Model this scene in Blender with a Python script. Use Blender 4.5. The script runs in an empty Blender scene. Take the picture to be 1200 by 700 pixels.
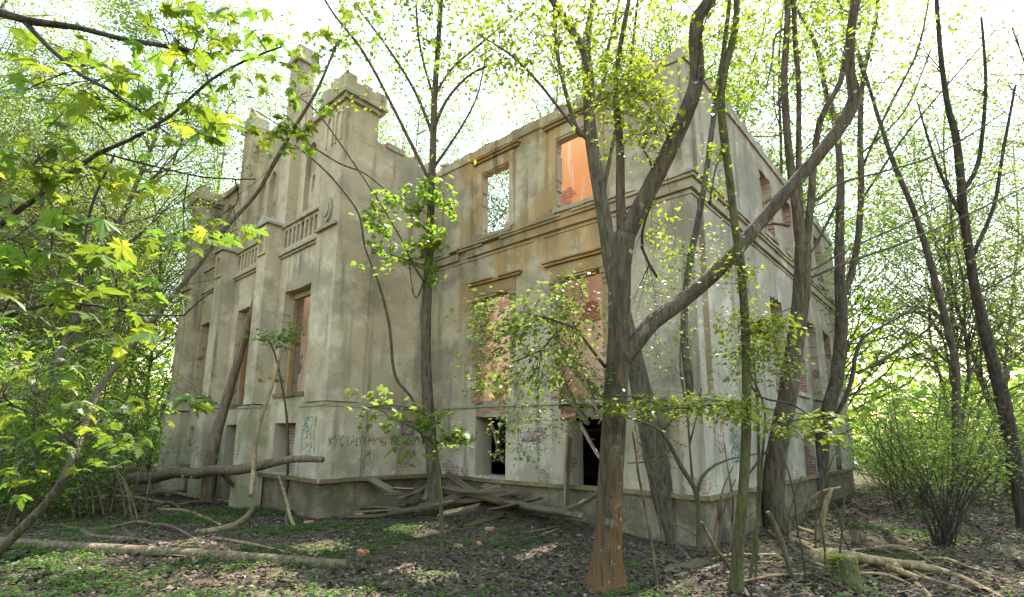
import bpy, bmesh, math, random
import numpy as np
from mathutils import Vector, Matrix, noise as mnoise
random.seed(7); rng = np.random.default_rng(7)
scene = bpy.context.scene
COL = scene.collection
# ------------------------------------------------------------------ camera
CAM = Vector((3.881, -9.756, 1.70))
FPX, PPX, PPY = 610.36, 597.5, 404.1            # focal length and principal point in 1200x700 pixels
PITCH, YAW, ROLL = 0.1767, 0.7323, 0.0096
cp, sp_, cy, sy = math.cos(PITCH), math.sin(PITCH), math.cos(YAW), math.sin(YAW)
F = Vector((-sy*cp, cy*cp, sp_)); R0 = Vector((cy, sy, 0)); U0 = R0.cross(F)
RT = R0*math.cos(ROLL) + U0*math.sin(ROLL); UP = U0*math.cos(ROLL) - R0*math.sin(ROLL)
cam_d = bpy.data.cameras.new('camera'); cam = bpy.data.objects.new('camera', cam_d); COL.objects.link(cam)
cam.matrix_world = Matrix(((RT.x, UP.x, -F.x, CAM.x), (RT.y, UP.y, -F.y, CAM.y), (RT.z, UP.z, -F.z, CAM.z), (0, 0, 0, 1)))
cam_d.sensor_width = 36; cam_d.lens = FPX/1200*36
cam_d.shift_x = (600-PPX)/1200; cam_d.shift_y = (PPY-350)/1200
cam_d.clip_start = 0.05; cam_d.clip_end = 2000
scene.camera = cam
# ------------------------------------------------------------------ light
SUN_EL, SUN_AZ = math.radians(60), math.radians(-5)     # azimuth from +Y towards +X
w = bpy.data.worlds.new('World'); scene.world = w; w.use_nodes = True
nt = w.node_tree; sky = nt.nodes.new('ShaderNodeTexSky'); sky.sky_type = 'NISHITA'; sky.sun_disc = False
sky.sun_elevation = SUN_EL; sky.sun_rotation = SUN_AZ; sky.dust_density = 1.2; sky.air_density = 2.2; sky.ozone_density = 0.0
nt.links.new(sky.outputs[0], nt.nodes['Background'].inputs[0]); nt.nodes['Background'].inputs[1].default_value = 0.15
sl = bpy.data.lights.new('sun', 'SUN'); sl.energy = 4.4; sl.angle = math.radians(0.53); sl.color = (1, .95, .86)
so = bpy.data.objects.new('sun', sl); COL.objects.link(so)
sd = Vector((math.sin(SUN_AZ)*math.cos(SUN_EL), math.cos(SUN_AZ)*math.cos(SUN_EL), math.sin(SUN_EL)))
so.rotation_euler = sd.to_track_quat('Z', 'Y').to_euler(); so.location = sd*60
vs = scene.view_settings; vs.view_transform = 'Standard'; vs.look = 'None'; vs.gamma = 1; vs.exposure = 2.1
cyc = scene.cycles; cyc.max_bounces = 7; cyc.diffuse_bounces = 4; cyc.transmission_bounces = 5; cyc.transparent_max_bounces = 8; cyc.glossy_bounces = 2
cyc.caustics_reflective = False; cyc.caustics_refractive = False; cyc.sample_clamp_indirect = 6
# ------------------------------------------------------------------ helpers
def ray(u, v): return F + RT*((u-PPX)/FPX) - UP*((v-PPY)/FPX)
def at(u, v, d): return CAM + ray(u, v)*d                 # the point d metres deep behind pixel (u,v)
def on_y(u, v, y): r = ray(u, v); return CAM + r*((y-CAM.y)/r.y)
def on_x(u, v, x): r = ray(u, v); return CAM + r*((x-CAM.x)/r.x)
def depth(p): return (Vector(p)-CAM).dot(F)
def vnoise(x, y, s=1.0, o=0.0): return mnoise.noise(Vector((x*s, y*s, o)))
def sstep(a, b, t):
    t = max(0., min(1., (t-a)/(b-a))); return t*t*(3-2*t)
def gz(x, y):                                              # height of the ground
    d = math.hypot(x-CAM.x, y-CAM.y)
    z = -0.24*sstep(3, 9, d) + .05*vnoise(x, y, .55) + .03*vnoise(x, y, 1.7, 3)
    z += .55*math.exp(-((x+5.6)/2.1)**2 - ((y+.3)/.8)**2) + .12*math.exp(-((x+2.5)/1.6)**2 - ((y+.6)/.8)**2)
    z += .30*math.exp(-((x-2.0)/.9)**2-((y+1.2)/.6)**2)*.4
    z += 1.2*sstep(25, 70, d)*vnoise(x, y, .03, 9)
    return z
def ground(u, v):                                          # where the ray of pixel (u,v) meets the ground
    r = ray(u, v); t = .8
    while t < 120:
        p = CAM + r*t
        if p.z <= gz(p.x, p.y): break
        t += .03 if t < 25 else .4
    p = CAM + r*t; p.z = gz(p.x, p.y); return p
def setp(o, label=None, cat=None, group=None, kind=None):
    if label: o['label'] = label
    if cat: o['category'] = cat
    if group: o['group'] = group
    if kind: o['kind'] = kind
    return o
def empty(name, loc=(0, 0, 0), label=None, cat=None, group=None, rz=0):
    o = bpy.data.objects.new(name, None); COL.objects.link(o); o.location = loc; o.rotation_euler = (0, 0, rz); o.empty_display_size = .2
    return setp(o, label, cat, group)
def link_mesh(name, me, mats, parent=None, smooth=False):
    o = bpy.data.objects.new(name, me); COL.objects.link(o)
    for m in (mats if isinstance(mats, (list, tuple)) else [mats]): me.materials.append(m)
    if smooth: me.polygons.foreach_set('use_smooth', [True]*len(me.polygons))
    if parent is not None:
        o.parent = parent; o.matrix_parent_inverse = Matrix.Translation(parent.matrix_basis.translation).inverted() if parent.rotation_euler.z == 0 else parent.matrix_basis.inverted()
    return o
class MB:
    def __init__(s): s.v = []; s.f = []; s.m = []
    def quad(s, a, b, c, d, m=0):
        i = len(s.v); s.v += [a, b, c, d]; s.f.append((i, i+1, i+2, i+3)); s.m.append(m)
    def tri(s, a, b, c, m=0):
        i = len(s.v); s.v += [a, b, c]; s.f.append((i, i+1, i+2)); s.m.append(m)
    def box(s, x0, x1, y0, y1, z0, z1, m=0, M=None, jit=0):
        P = [Vector((x, y, z)) for z in (z0, z1) for y in (y0, y1) for x in (x0, x1)]
        if jit: P = [p + Vector((random.uniform(-jit, jit), random.uniform(-jit, jit), random.uniform(-jit, jit))) for p in P]
        if M is not None: P = [M @ p for p in P]
        i = len(s.v); s.v += P
        for q in ((0, 2, 3, 1), (4, 5, 7, 6), (0, 1, 5, 4), (2, 6, 7, 3), (0, 4, 6, 2), (1, 3, 7, 5)): s.f.append(tuple(i+k for k in q)); s.m.append(m)
    def prism(s, pts, d, m=0):                             # polygon extruded by vector d
        i = len(s.v); n = len(pts); d = Vector(d); s.v += [Vector(p) for p in pts] + [Vector(p)+d for p in pts]
        s.f.append(tuple(i+k for k in range(n))[::-1]); s.f.append(tuple(i+n+k for k in range(n))); s.m += [m, m]
        for k in range(n): s.f.append((i+k, i+(k+1) % n, i+n+(k+1) % n, i+n+k)); s.m.append(m)
    def tube(s, pts, rad, n=6, bump=0, cap=True, m=0, flare=None):
        pts = [Vector(p) for p in pts]; L = len(pts)
        if L < 2: return
        t = (pts[1]-pts[0]).normalized(); ref = Vector((1, 0, 0)) if abs(t.x) < .8 else Vector((0, 1, 0))
        nx = (ref - t*ref.dot(t)).normalized(); base = len(s.v); ph = random.uniform(0, 99)
        for k in range(L):
            t2 = (pts[min(k+1, L-1)]-pts[max(k-1, 0)])
            t2 = t2.normalized() if t2.length > 1e-7 else t
            nx = (nx - t2*nx.dot(t2)); nx = nx.normalized() if nx.length > 1e-6 else t2.orthogonal().normalized()
            ny = t2.cross(nx); t = t2
            for j in range(n):
                a = 2*math.pi*j/n; r = rad[k]
                if bump: r *= 1 + bump*mnoise.noise(Vector((math.cos(a)*1.3+ph, math.sin(a)*1.3, k*.35+ph))) + bump*.5*mnoise.noise(Vector((math.cos(a)*3+ph, math.sin(a)*3, k*.9)))
                if flare and k < flare: r *= 1 + .28*((flare-k)/flare)**1.5*(1+.9*math.sin(a*4+ph)+.4*math.sin(a*7+ph))
                s.v.append(pts[k] + (nx*math.cos(a) + ny*math.sin(a))*r)
        for k in range(L-1):
            for j in range(n):
                j2 = (j+1) % n; s.f.append((base+k*n+j, base+k*n+j2, base+(k+1)*n+j2, base+(k+1)*n+j)); s.m.append(m)
        if cap:
            s.f.append(tuple(base+j for j in range(n))[::-1]); s.f.append(tuple(base+(L-1)*n+j for j in range(n))); s.m += [m, m]
    def build(s, name, mats, parent=None, smooth=False):
        me = bpy.data.meshes.new(name); me.from_pydata([tuple(p) for p in s.v], [], s.f)
        me.polygons.foreach_set('material_index', s.m); me.update()
        return link_mesh(name, me, mats, parent, smooth)
def spline(pts, step):                                     # Catmull-Rom through (Vector, radius) pairs
    out = []
    n = len(pts)
    for i in range(n-1):
        p0, p1, p2, p3 = pts[max(i-1, 0)], pts[i], pts[i+1], pts[min(i+2, n-1)]
        k = max(1, int((p2[0]-p1[0]).length/step))
        for j in range(k):
            t = j/k; a = t*t*(3-2*t)
            q = .5*((2*p1[0]) + (p2[0]-p0[0])*t + (2*p0[0]-5*p1[0]+4*p2[0]-p3[0])*t*t + (3*p1[0]-p0[0]-3*p2[0]+p3[0])*t**3)
            out.append((q, p1[1]+(p2[1]-p1[1])*a))
    out.append(pts[-1]); return out
# ------------------------------------------------------------------ node materials
class NT:
    def __init__(s, name):
        s.mat = bpy.data.materials.new(name); s.mat.use_nodes = True; s.n = s.mat.node_tree.nodes; s.l = s.mat.node_tree.links
        s.bsdf = s.n['Principled BSDF']; s.out = s.n['Material Output']; s.geo = s.n.new('ShaderNodeNewGeometry'); s.pos = s.geo.outputs['Position']
    def put(s, sock, v):
        if isinstance(v, bpy.types.NodeSocket): s.l.new(v, sock)
        elif isinstance(v, (tuple, list)) and len(v) == 3 and sock.type == 'RGBA': sock.default_value = (*v, 1)
        else: sock.default_value = v
    def scale(s, vec, sc):
        m = s.n.new('ShaderNodeMapping'); s.put(m.inputs[0], vec); m.inputs['Scale'].default_value = sc if isinstance(sc, (tuple, list)) else (sc,)*3; return m.outputs[0]
    def noise(s, sc, det=3, vec=None, rough=.55, off=0):
        v = vec if vec is not None else s.pos
        if isinstance(sc, tuple): v = s.scale(v, sc); sc = 1
        t = s.n.new('ShaderNodeTexNoise'); t.noise_dimensions = '4D' if off else '3D'; s.put(t.inputs['Vector'], v); t.inputs['Scale'].default_value = sc; t.inputs['Detail'].default_value = det; t.inputs['Roughness'].default_value = rough
        if off: t.inputs['W'].default_value = off
        return t.outputs['Fac']
    def ramp(s, v, a, b, c=0., d=1.):
        t = s.n.new('ShaderNodeMapRange'); t.interpolation_type = 'SMOOTHSTEP'; s.put(t.inputs[0], v)
        for i, x in enumerate((a, b, c, d)): t.inputs[1+i].default_value = x
        return t.outputs[0]
    def math(s, op, a, b=0.):
        t = s.n.new('ShaderNodeMath'); t.operation = op; s.put(t.inputs[0], a); s.put(t.inputs[1], b); return t.outputs[0]
    def mul(s, *a):
        r = a[0]
        for b in a[1:]: r = s.math('MULTIPLY', r, b)
        return r
    def mix(s, f, a, b, mode='MIX'):
        t = s.n.new('ShaderNodeMix'); t.data_type = 'RGBA'; t.blend_type = mode; s.put(t.inputs[0], f); s.put(t.inputs[6], a); s.put(t.inputs[7], b); return t.outputs[2]
    def xyz(s, v=None):
        t = s.n.new('ShaderNodeSeparateXYZ'); s.put(t.inputs[0], v if v is not None else s.pos); return t.outputs
    def bump(s, h, strength=.5, dist=.02):
        t = s.n.new('ShaderNodeBump'); t.inputs['Strength'].default_value = strength; t.inputs['Distance'].default_value = dist; s.put(t.inputs['Height'], h); s.l.new(t.outputs[0], s.bsdf.inputs['Normal'])
    def brick(s, c1=(.30, .12, .08), c2=(.22, .09, .06), mortar=(.34, .30, .26)):
        x, y, z = s.xyz(); cb = s.n.new('ShaderNodeCombineXYZ'); s.put(cb.inputs[0], s.math('ADD', x, y)); s.put(cb.inputs[1], z)
        t = s.n.new('ShaderNodeTexBrick'); s.put(t.inputs['Vector'], cb.outputs[0]); t.inputs['Scale'].default_value = 1
        s.put(t.inputs['Color1'], c1); s.put(t.inputs['Color2'], c2); s.put(t.inputs['Mortar'], mortar)
        t.inputs['Mortar Size'].default_value = .012; t.inputs['Brick Width'].default_value = .26; t.inputs['Row Height'].default_value = .085; t.inputs['Bias'].default_value = -.1
        return t.outputs['Color'], t.outputs['Fac']
    def done(s, col, rough=.9, spec=.2):
        s.put(s.bsdf.inputs['Base Color'], col); s.put(s.bsdf.inputs['Roughness'], rough); s.bsdf.inputs['Specular IOR Level'].default_value = spec; return s.mat
def plaster(name, base, alt, pale, ochre=None, brick_hi=.66, green=1.0, side=None, streak_c=(.10, .09, .075)):
    m = NT(name); x, y, z = m.xyz(); nx, ny, nz = m.xyz(m.geo.outputs['True Normal'])
    big = m.noise(.45, 4); mid = m.noise(1.6, 5, off=2.); fine = m.noise(14, 4); tiny = m.noise(60, 3)
    st = m.noise((3.2, 3.2, .22), 5, off=5.); st2 = m.noise((9., 9., .5), 4, off=8.)
    c = m.mix(m.ramp(big, .38, .62), base, alt)
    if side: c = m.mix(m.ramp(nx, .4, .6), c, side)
    c = m.mix(m.mul(m.ramp(mid, .5, .68), .8), c, pale)
    if ochre:
        oz = m.math('MULTIPLY', m.ramp(z, 4.3, 5.4, 0., 1.), m.ramp(x, -2.3, -1.5, 1., 0.))
        on = m.math('ADD', m.noise((.75, .75, .5), 6, off=3., rough=.6), m.math('MULTIPLY', m.ramp(st, .3, .7), .12))
        ox = m.ramp(x, -7.5, -6.6, 0., 1.)
        of = m.mul(m.ramp(on, .51, .60), oz, ox, m.ramp(ny, -.6, -.4, 1., 0.))
        oc = m.mix(m.ramp(m.noise((1.5, 1.5, .5), 6, off=51., rough=.65), .40, .62), ochre, tuple(v*.70 for v in ochre)); c = m.mix(m.mul(of, .9), c, oc)
        of2 = m.mul(m.ramp(m.noise(1.1, 5, off=11.), .60, .68), m.ramp(ny, -.6, -.4, 1., 0.)); c = m.mix(m.mul(of2, .5), c, oc)
    # rain streaks, soot and algae, each with a shape of its own
    c = m.mix(m.mul(m.ramp(st, .50, .70), m.ramp(mid, .3, .6), .85), c, streak_c); c = m.mix(m.mul(m.ramp(m.noise(.7, 6, off=31., rough=.65), .52, .66), .55), c, tuple(v*.62 for v in base))
    c = m.mix(m.mul(m.ramp(st2, .56, .76), .35), c, pale)
    gm = m.mul(m.ramp(m.math('ADD', m.noise(.9, 5, off=7.), m.math('MULTIPLY', z, -.035)), .43, .60), green*.55)
    c = m.mix(gm, c, (.16, .17, .075))
    c = m.mix(m.mul(m.ramp(tiny, .3, .7), .30), c, m.mix(1., c, (.72, .7, .68), 'MULTIPLY'))
    c = m.mix(m.mul(m.ramp(m.noise(5, 5, off=4.), .60, .72), .45), c, tuple(v*.55 for v in base))
    bc, bf = m.brick((.32, .17, .12), (.25, .13, .10), (.36, .31, .26)); bc = m.mix(m.mul(m.ramp(m.noise(4, 4, off=15.), .4, .65), .6), bc, alt)
    low = m.ramp(m.math('ABSOLUTE', m.math('SUBTRACT', z, .78)), .05, .55, .17, 0.)
    bn = m.math('ADD', m.noise(1.25, 6, off=6., rough=.62), low)
    bmask = m.ramp(bn, brick_hi, brick_hi+.012)
    edge = m.mul(m.ramp(bn, brick_hi-.03, brick_hi), m.math('SUBTRACT', 1., bmask))
    c = m.mix(m.mul(edge, .5), c, pale); c = m.mix(bmask, c, bc)
    h = m.math('ADD', m.math('ADD', m.mul(fine, .5), m.mul(tiny, .2)), m.mul(m.math('SUBTRACT', mid, bmask), 1.0))
    h = m.math('SUBTRACT', h, m.mul(bmask, bf, .5))
    cr = m.n.new('ShaderNodeTexVoronoi'); cr.feature = 'DISTANCE_TO_EDGE'; cr.inputs['Scale'].default_value = .75
    wob = m.n.new('ShaderNodeVectorMath'); wob.operation = 'ADD'; sc = m.n.new('ShaderNodeTexNoise'); sc.inputs['Scale'].default_value = 3; m.put(sc.inputs['Vector'], m.pos)
    m.put(wob.inputs[0], m.pos); m.put(wob.inputs[1], m.scale(sc.outputs['Color'], .5)); m.put(cr.inputs['Vector'], wob.outputs[0])
    crk = m.mul(m.ramp(cr.outputs['Distance'], .002, .007, 1., 0.), m.ramp(m.noise(.7, 2, off=21.), .60, .68), m.ramp(m.noise(4, 3, off=22.), .4, .55))
    c = m.mix(m.mul(crk, .6), c, (.07, .06, .05))
    dn = m.noise(.55, 7, off=41., rough=.7); c = m.mix(m.mul(m.ramp(dn, .50, .60), .5), c, (.17, .155, .12)); pk = m.n.new('ShaderNodeTexVoronoi'); pk.inputs['Scale'].default_value = 5.; m.put(pk.inputs['Vector'], m.pos); c = m.mix(m.mul(m.ramp(pk.outputs['Distance'], .04, .09, 1., 0.), m.ramp(m.noise(1.3, 3, off=44.), .5, .6), .7), c, (.10, .085, .065))
    m.bump(m.math('SUBTRACT', h, crk), .6, .025); return m.done(c, .93)
def brick_mat(name, c1, c2, mortar, plast=None, amount=.5, orange=None):
    m = NT(name); x, y, z = m.xyz(); bc, bf = m.brick(c1, c2, mortar)
    c = m.mix(m.mul(m.ramp(m.noise(3, 5), .4, .7), .5), bc, tuple(v*.5 for v in c1)); h = m.mul(bf, -1.)
    if plast:
        k = m.ramp(m.noise(.9, 6, off=3.), amount-.01, amount+.01); p = m.mix(m.ramp(m.noise((4, 4, .4), 4), .4, .7), plast, tuple(v*.8 for v in plast))
        if orange: p = m.mix(m.ramp(m.math('ADD', m.mul(m.noise(1.3, 5, off=9.), 1.6), z), 9.0, 8.85, 0., 1.), orange, p); p = m.mix(m.mul(m.ramp(m.noise((5, 5, .6), 5, off=2.), .55, .62), .7), p, plast)
        c = m.mix(k, c, p); h = m.math('ADD', m.mul(h, m.math('SUBTRACT', 1., k)), k)
    m.bump(m.math('ADD', h, m.mul(m.noise(20, 4), .6)), .6, .02); return m.done(c, .95)
def stone_mat(name, a, b, green=.6):
    m = NT(name); c = m.mix(m.ramp(m.noise(2.2, 5), .4, .62), a, b); c = m.mix(m.mul(m.ramp(m.noise(1.1, 5, off=2.), .45, .62), green), c, (.09, .11, .045))
    v = m.n.new('ShaderNodeTexVoronoi'); v.feature = 'DISTANCE_TO_EDGE'; v.inputs['Scale'].default_value = 2.6; m.put(v.inputs['Vector'], m.pos)
    j = m.ramp(v.outputs['Distance'], .01, .05, 1., 0.); c = m.mix(m.mul(m.ramp(m.noise((6, 6, .8), 5, off=8.), .5, .7), .6), c, (.10, .085, .06)); c = m.mix(m.mul(j, .35, m.ramp(m.noise(.8, 3, off=5.), .52, .66)), c, (.08, .07, .055))
    bc, bf = m.brick((.22, .11, .08), (.17, .085, .065), (.2, .17, .14)); c = m.mix(m.mul(m.ramp(m.noise(.8, 5, off=15.), .54, .57), .8), c, bc); c = m.mix(m.mul(m.ramp(m.noise(30, 3), .35, .7), .4), c, tuple(k*.5 for k in a)); m.bump(m.math('ADD', m.noise(12, 5), m.mul(m.noise(3, 5, off=4.), 1.5)), .8, .03); return m.done(c, .95)
def bark(name, a, b, lichen=.0, red=None, green=.0):
    m = NT(name); n1 = m.noise((14, 14, 2.2), 5); n2 = m.noise(2.5, 4, off=2.); c = m.mix(m.ramp(n1, .36, .64), a, b)
    x, y, z = m.xyz()
    if red: c = m.mix(m.mul(m.ramp(m.math('ADD', m.mul(m.noise((6, 6, .8), 4, off=3.), 3.), m.math('MULTIPLY', z, -.55)), .7, 1.6), .75), c, red)
    if green: c = m.mix(m.mul(m.ramp(n2, .42, .6), green), c, (.10, .115, .035))
    if lichen:
        c = m.mix(m.mul(m.ramp(m.noise(9, 2, off=5.), .68, .71), lichen), c, (.42, .44, .40)); c = m.mix(m.mul(m.ramp(m.noise(3.5, 4, off=6.), .60, .64), lichen*.5), c, (.28, .29, .25))
    c = m.mix(m.mul(m.ramp(m.noise((30, 30, 3.), 4, off=12.), .52, .62), .6), c, tuple(v*.45 for v in a)); m.bump(m.math('ADD', m.math('ADD', n1, m.noise((30, 30, 3.), 4, off=12.)), m.mul(m.noise(45, 3), .5)), 1., .035); return m.done(c, .9)
def wood(name, a, b):
    m = NT(name); tc = m.n.new('ShaderNodeTexCoord').outputs['Object']; n1 = m.noise((2, 30, 30), 4, vec=tc); c = m.mix(m.ramp(n1, .35, .65), a, b)
    oi = m.n.new('ShaderNodeObjectInfo'); c = m.mix(m.mul(oi.outputs['Random'], .5), c, tuple(k*.5 for k in a)); c = m.mix(m.mul(m.ramp(m.noise(3, 4), .5, .65), .5), c, (.07, .07, .035))
    m.bump(n1, .6, .01); return m.done(c, .9)
def leaf_mat(name, diff, trans, var=.35, gloss=.25, mixf=.55, vein=False):
    m = NT(name); oi = m.geo.outputs['Random Per Island']; ob = m.n.new('ShaderNodeObjectInfo').outputs['Random']; oi = m.math('FRACT', m.math('ADD', oi, ob)); n = m.noise(1.3, 2)
    f = m.math('ADD', m.mul(oi, .7), m.mul(n, .3))
    dark = tuple(v*(1-var) for v in diff); c = m.mix(f, dark, diff); t = m.mix(f, tuple(v*(1-var*.8) for v in trans), trans)
    if vein:
        ox, oy, oz = m.xyz(m.n.new('ShaderNodeTexCoord').outputs['Object']); ax = m.math('ABSOLUTE', ox); vm = m.math('MAXIMUM', m.ramp(ax, .008, .022, 1., 0.), m.math('MAXIMUM', m.ramp(m.math('ABSOLUTE', m.math('SUBTRACT', oy, m.math('MULTIPLY', ax, .75))), .008, .022, 1., 0.), m.ramp(m.math('ABSOLUTE', m.math('SUBTRACT', m.math('SUBTRACT', oy, .3), m.math('MULTIPLY', ax, .9))), .005, .016, 1., 0.)))
        bl = m.ramp(m.noise(30, 3, off=3.), .62, .72, 0., .5); t = m.mix(m.mul(vm, .55), t, tuple(v*.45 for v in trans)); c = m.mix(m.mul(vm, .5), c, tuple(min(1, v*1.6) for v in diff)); t = m.mix(bl, t, (.16, .15, .03)); c = m.mix(bl, c, (.12, .10, .03))
    m.put(m.bsdf.inputs['Base Color'], c); m.bsdf.inputs['Roughness'].default_value = .45; m.bsdf.inputs['Specular IOR Level'].default_value = gloss
    tr = m.n.new('ShaderNodeBsdfTranslucent'); m.put(tr.inputs[0], t); mx = m.n.new('ShaderNodeMixShader'); mx.inputs[0].default_value = mixf
    m.l.new(m.bsdf.outputs[0], mx.inputs[1]); m.l.new(tr.outputs[0], mx.inputs[2]); m.l.new(mx.outputs[0], m.out.inputs[0]); return m.mat
M = {}
M['grey'] = plaster('weathered_grey_plaster', (.42, .335, .225), (.49, .40, .28), (.60, .505, .38), brick_hi=.74)
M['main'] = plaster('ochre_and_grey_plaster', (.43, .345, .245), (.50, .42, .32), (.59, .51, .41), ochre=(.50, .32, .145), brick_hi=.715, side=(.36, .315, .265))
M['trim'] = plaster('moulding_plaster', (.33, .29, .22), (.40, .355, .275), (.50, .455, .37), brick_hi=.80)
M['ochre_trim'] = plaster('ochre_moulding_plaster', (.37, .22, .095), (.34, .245, .135), (.44, .36, .24), brick_hi=.80)
M['brick'] = brick_mat('exposed_brick', (.28, .16, .12), (.22, .12, .09), (.34, .30, .26), plast=(.36, .31, .25), amount=.52)
M['reveal'] = brick_mat('reveal_brick', (.30, .18, .13), (.24, .14, .10), (.36, .32, .27), plast=(.42, .34, .25), amount=.41)
M['pink'] = brick_mat('pink_plaster_on_brick', (.40, .22, .17), (.32, .16, .13), (.42, .36, .31), plast=(.74, .58, .50), amount=.43)
M['orange'] = brick_mat('orange_plaster_on_brick', (.50, .20, .13), (.42, .16, .10), (.46, .36, .30), plast=(.78, .56, .46), amount=.40, orange=(.76, .38, .17))
M['stone'] = stone_mat('plinth_stone', (.15, .115, .078), (.27, .21, .145), .45)
M['moss'] = stone_mat('mossy_ledge', (.26, .19, .10), (.20, .15, .08), .8)
M['oxide'] = NT('old_brick').done((.45, .16, .08))
M['bark_red'] = bark('reddish_bark', (.07, .053, .036), (.125, .092, .062), .7, red=(.19, .09, .036))
M['bark_grey'] = bark('grey_bark', (.07, .058, .045), (.14, .115, .088), .35)
M['bark_brown'] = bark('brown_bark', (.075, .057, .04), (.145, .11, .078), .2, green=.25)
M['bark_mid'] = bark('grey_brown_bark', (.075, .06, .043), (.15, .12, .09), .25, green=.2)
M['bark_green'] = bark('algae_green_bark', (.075, .064, .033), (.12, .10, .055), .1, green=.6)
M['bark_dark'] = bark('dark_twig_bark', (.04, .032, .025), (.085, .068, .052))
M['dead'] = bark('dead_wood', (.105, .075, .046), (.20, .145, .092), .1, green=.25)
M['dead_brown'] = bark('rotten_wood', (.13, .085, .055), (.22, .15, .10), .1, green=.2)
M['dead_pale'] = bark('peeled_yellow_wood', (.22, .155, .08), (.36, .26, .14), .1, green=.2)
M['plank'] = wood('weathered_plank', (.15, .105, .065), (.085, .06, .038))
M['plank_pale'] = wood('pale_plank', (.26, .20, .135), (.17, .13, .085))
M['leaf_yellow'] = leaf_mat('yellow_green_leaf', (.19, .25, .025), (.32, .38, .03), mixf=.5)
M['leaf_green'] = leaf_mat('fresh_green_leaf', (.11, .20, .024), (.24, .38, .035))
M['leaf_maple'] = leaf_mat('maple_leaf', (.09, .14, .02), (.20, .27, .022), .6, vein=True)
M['leaf_big_green'] = leaf_mat('big_green_leaf', (.10, .18, .024), (.21, .34, .035), .5, vein=True); M['leaf_big_yellow'] = leaf_mat('big_yellow_leaf', (.17, .21, .025), (.32, .36, .03), .4, vein=True)
M['leaf_pale'] = leaf_mat('pale_green_leaf', (.14, .20, .032), (.23, .30, .045))
M['leaf_bush'] = leaf_mat('bush_leaf', (.14, .25, .035), (.33, .50, .05), .45)
M['leaf_canopy'] = leaf_mat('canopy_leaf', (.13, .175, .024), (.27, .34, .03), .4)
M['leaf_low'] = leaf_mat('ground_leaf', (.085, .15, .03), (.17, .28, .045), .5)
def litter_mat():
    m = NT('dead_leaf'); r = m.geo.outputs['Random Per Island']; c = m.mix(m.ramp(r, .2, .8), (.038, .027, .019), (.125, .088, .06)); c = m.mix(m.ramp(r, .93, 1.), c, (.26, .215, .16)); return m.done(c, .8, .2)
M['litter'] = litter_mat()
def ground_mat():
    m = NT('forest_floor'); a = m.noise(1.1, 5); b = m.noise(7, 5, off=2.); f = m.noise(45, 4)
    c = m.mix(m.ramp(b, .36, .66), (.04, .028, .018), (.088, .062, .042)); c = m.mix(m.mul(m.ramp(f, .52, .7), .6), c, (.22, .17, .13))
    x, y, z = m.xyz(); left = m.ramp(m.math('SUBTRACT', m.math('MULTIPLY', y, -.8), x), 3.0, 6.0, 0., .09)
    c = m.mix(m.mul(m.ramp(m.math('ADD', m.noise(.8, 6, off=4.), left), .58, .70), .45), c, m.mix(m.ramp(f, .4, .65), (.055, .075, .02), (.12, .15, .04)))
    m.bump(m.math('ADD', m.mul(b, .8), f), .8, .03); return m.done(c, .95)
M['ground'] = ground_mat()
def paint(name, col, cover=.5):
    m = NT(name); m.done(col, .8); m.bsdf.inputs['Alpha'].default_value = 1
    a = m.ramp(m.noise(16, 5), cover-.13, cover+.10, .62, .03); m.put(m.bsdf.inputs['Alpha'], a); return m.mat
M['ink_black'] = paint('faded_black_paint', (.035, .033, .03), .52); M['ink_teal'] = paint('faded_teal_paint', (.12, .20, .18), .48); M['ink_red'] = paint('faded_red_paint', (.36, .11, .06), .52)
M['ink_magenta'] = paint('faded_magenta_paint', (.40, .20, .33), .47); M['ink_white'] = paint('faded_white_paint', (.6, .6, .57), .5)
# ------------------------------------------------------------------ leaves in bulk
def tmpl_simple():
    v = np.array([(0, 0, 0), (.30, .42, .07), (0, 1, -.06), (-.30, .42, .07), (0, .5, 0)], float)
    return v, [(0, 1, 4), (1, 2, 4), (0, 4, 3), (4, 2, 3)]
def tmpl_maple(droop=.25):
    h = [(.10, -.03), (.30, -.12), (.27, .02), (.50, .06), (.30, .19), (.58, .34), (.47, .40), (.62, .55), (.40, .52), (.20, .46), (.30, .66), (.17, .70), (.17, .82)]
    o = [(0, 0)] + h + [(0, 1.05)] + [(-x, y) for x, y in h[::-1]]
    v = [(0, .32, .05)] + [(x, y, -droop*(x*x+.6*(y-.3)**2)) for x, y in o]
    return np.array(v, float), [(0, i, i+1) for i in range(1, len(o))] + [(0, len(o), 1)]
def tmpl_flat():
    return np.array([(0, 0, 0), (.34, .5, .05), (0, 1, -.03), (-.34, .5, .05)], float), [(0, 1, 2), (0, 2, 3)]
T_S, T_M, T_F = tmpl_simple(), tmpl_maple(), tmpl_flat()
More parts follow.
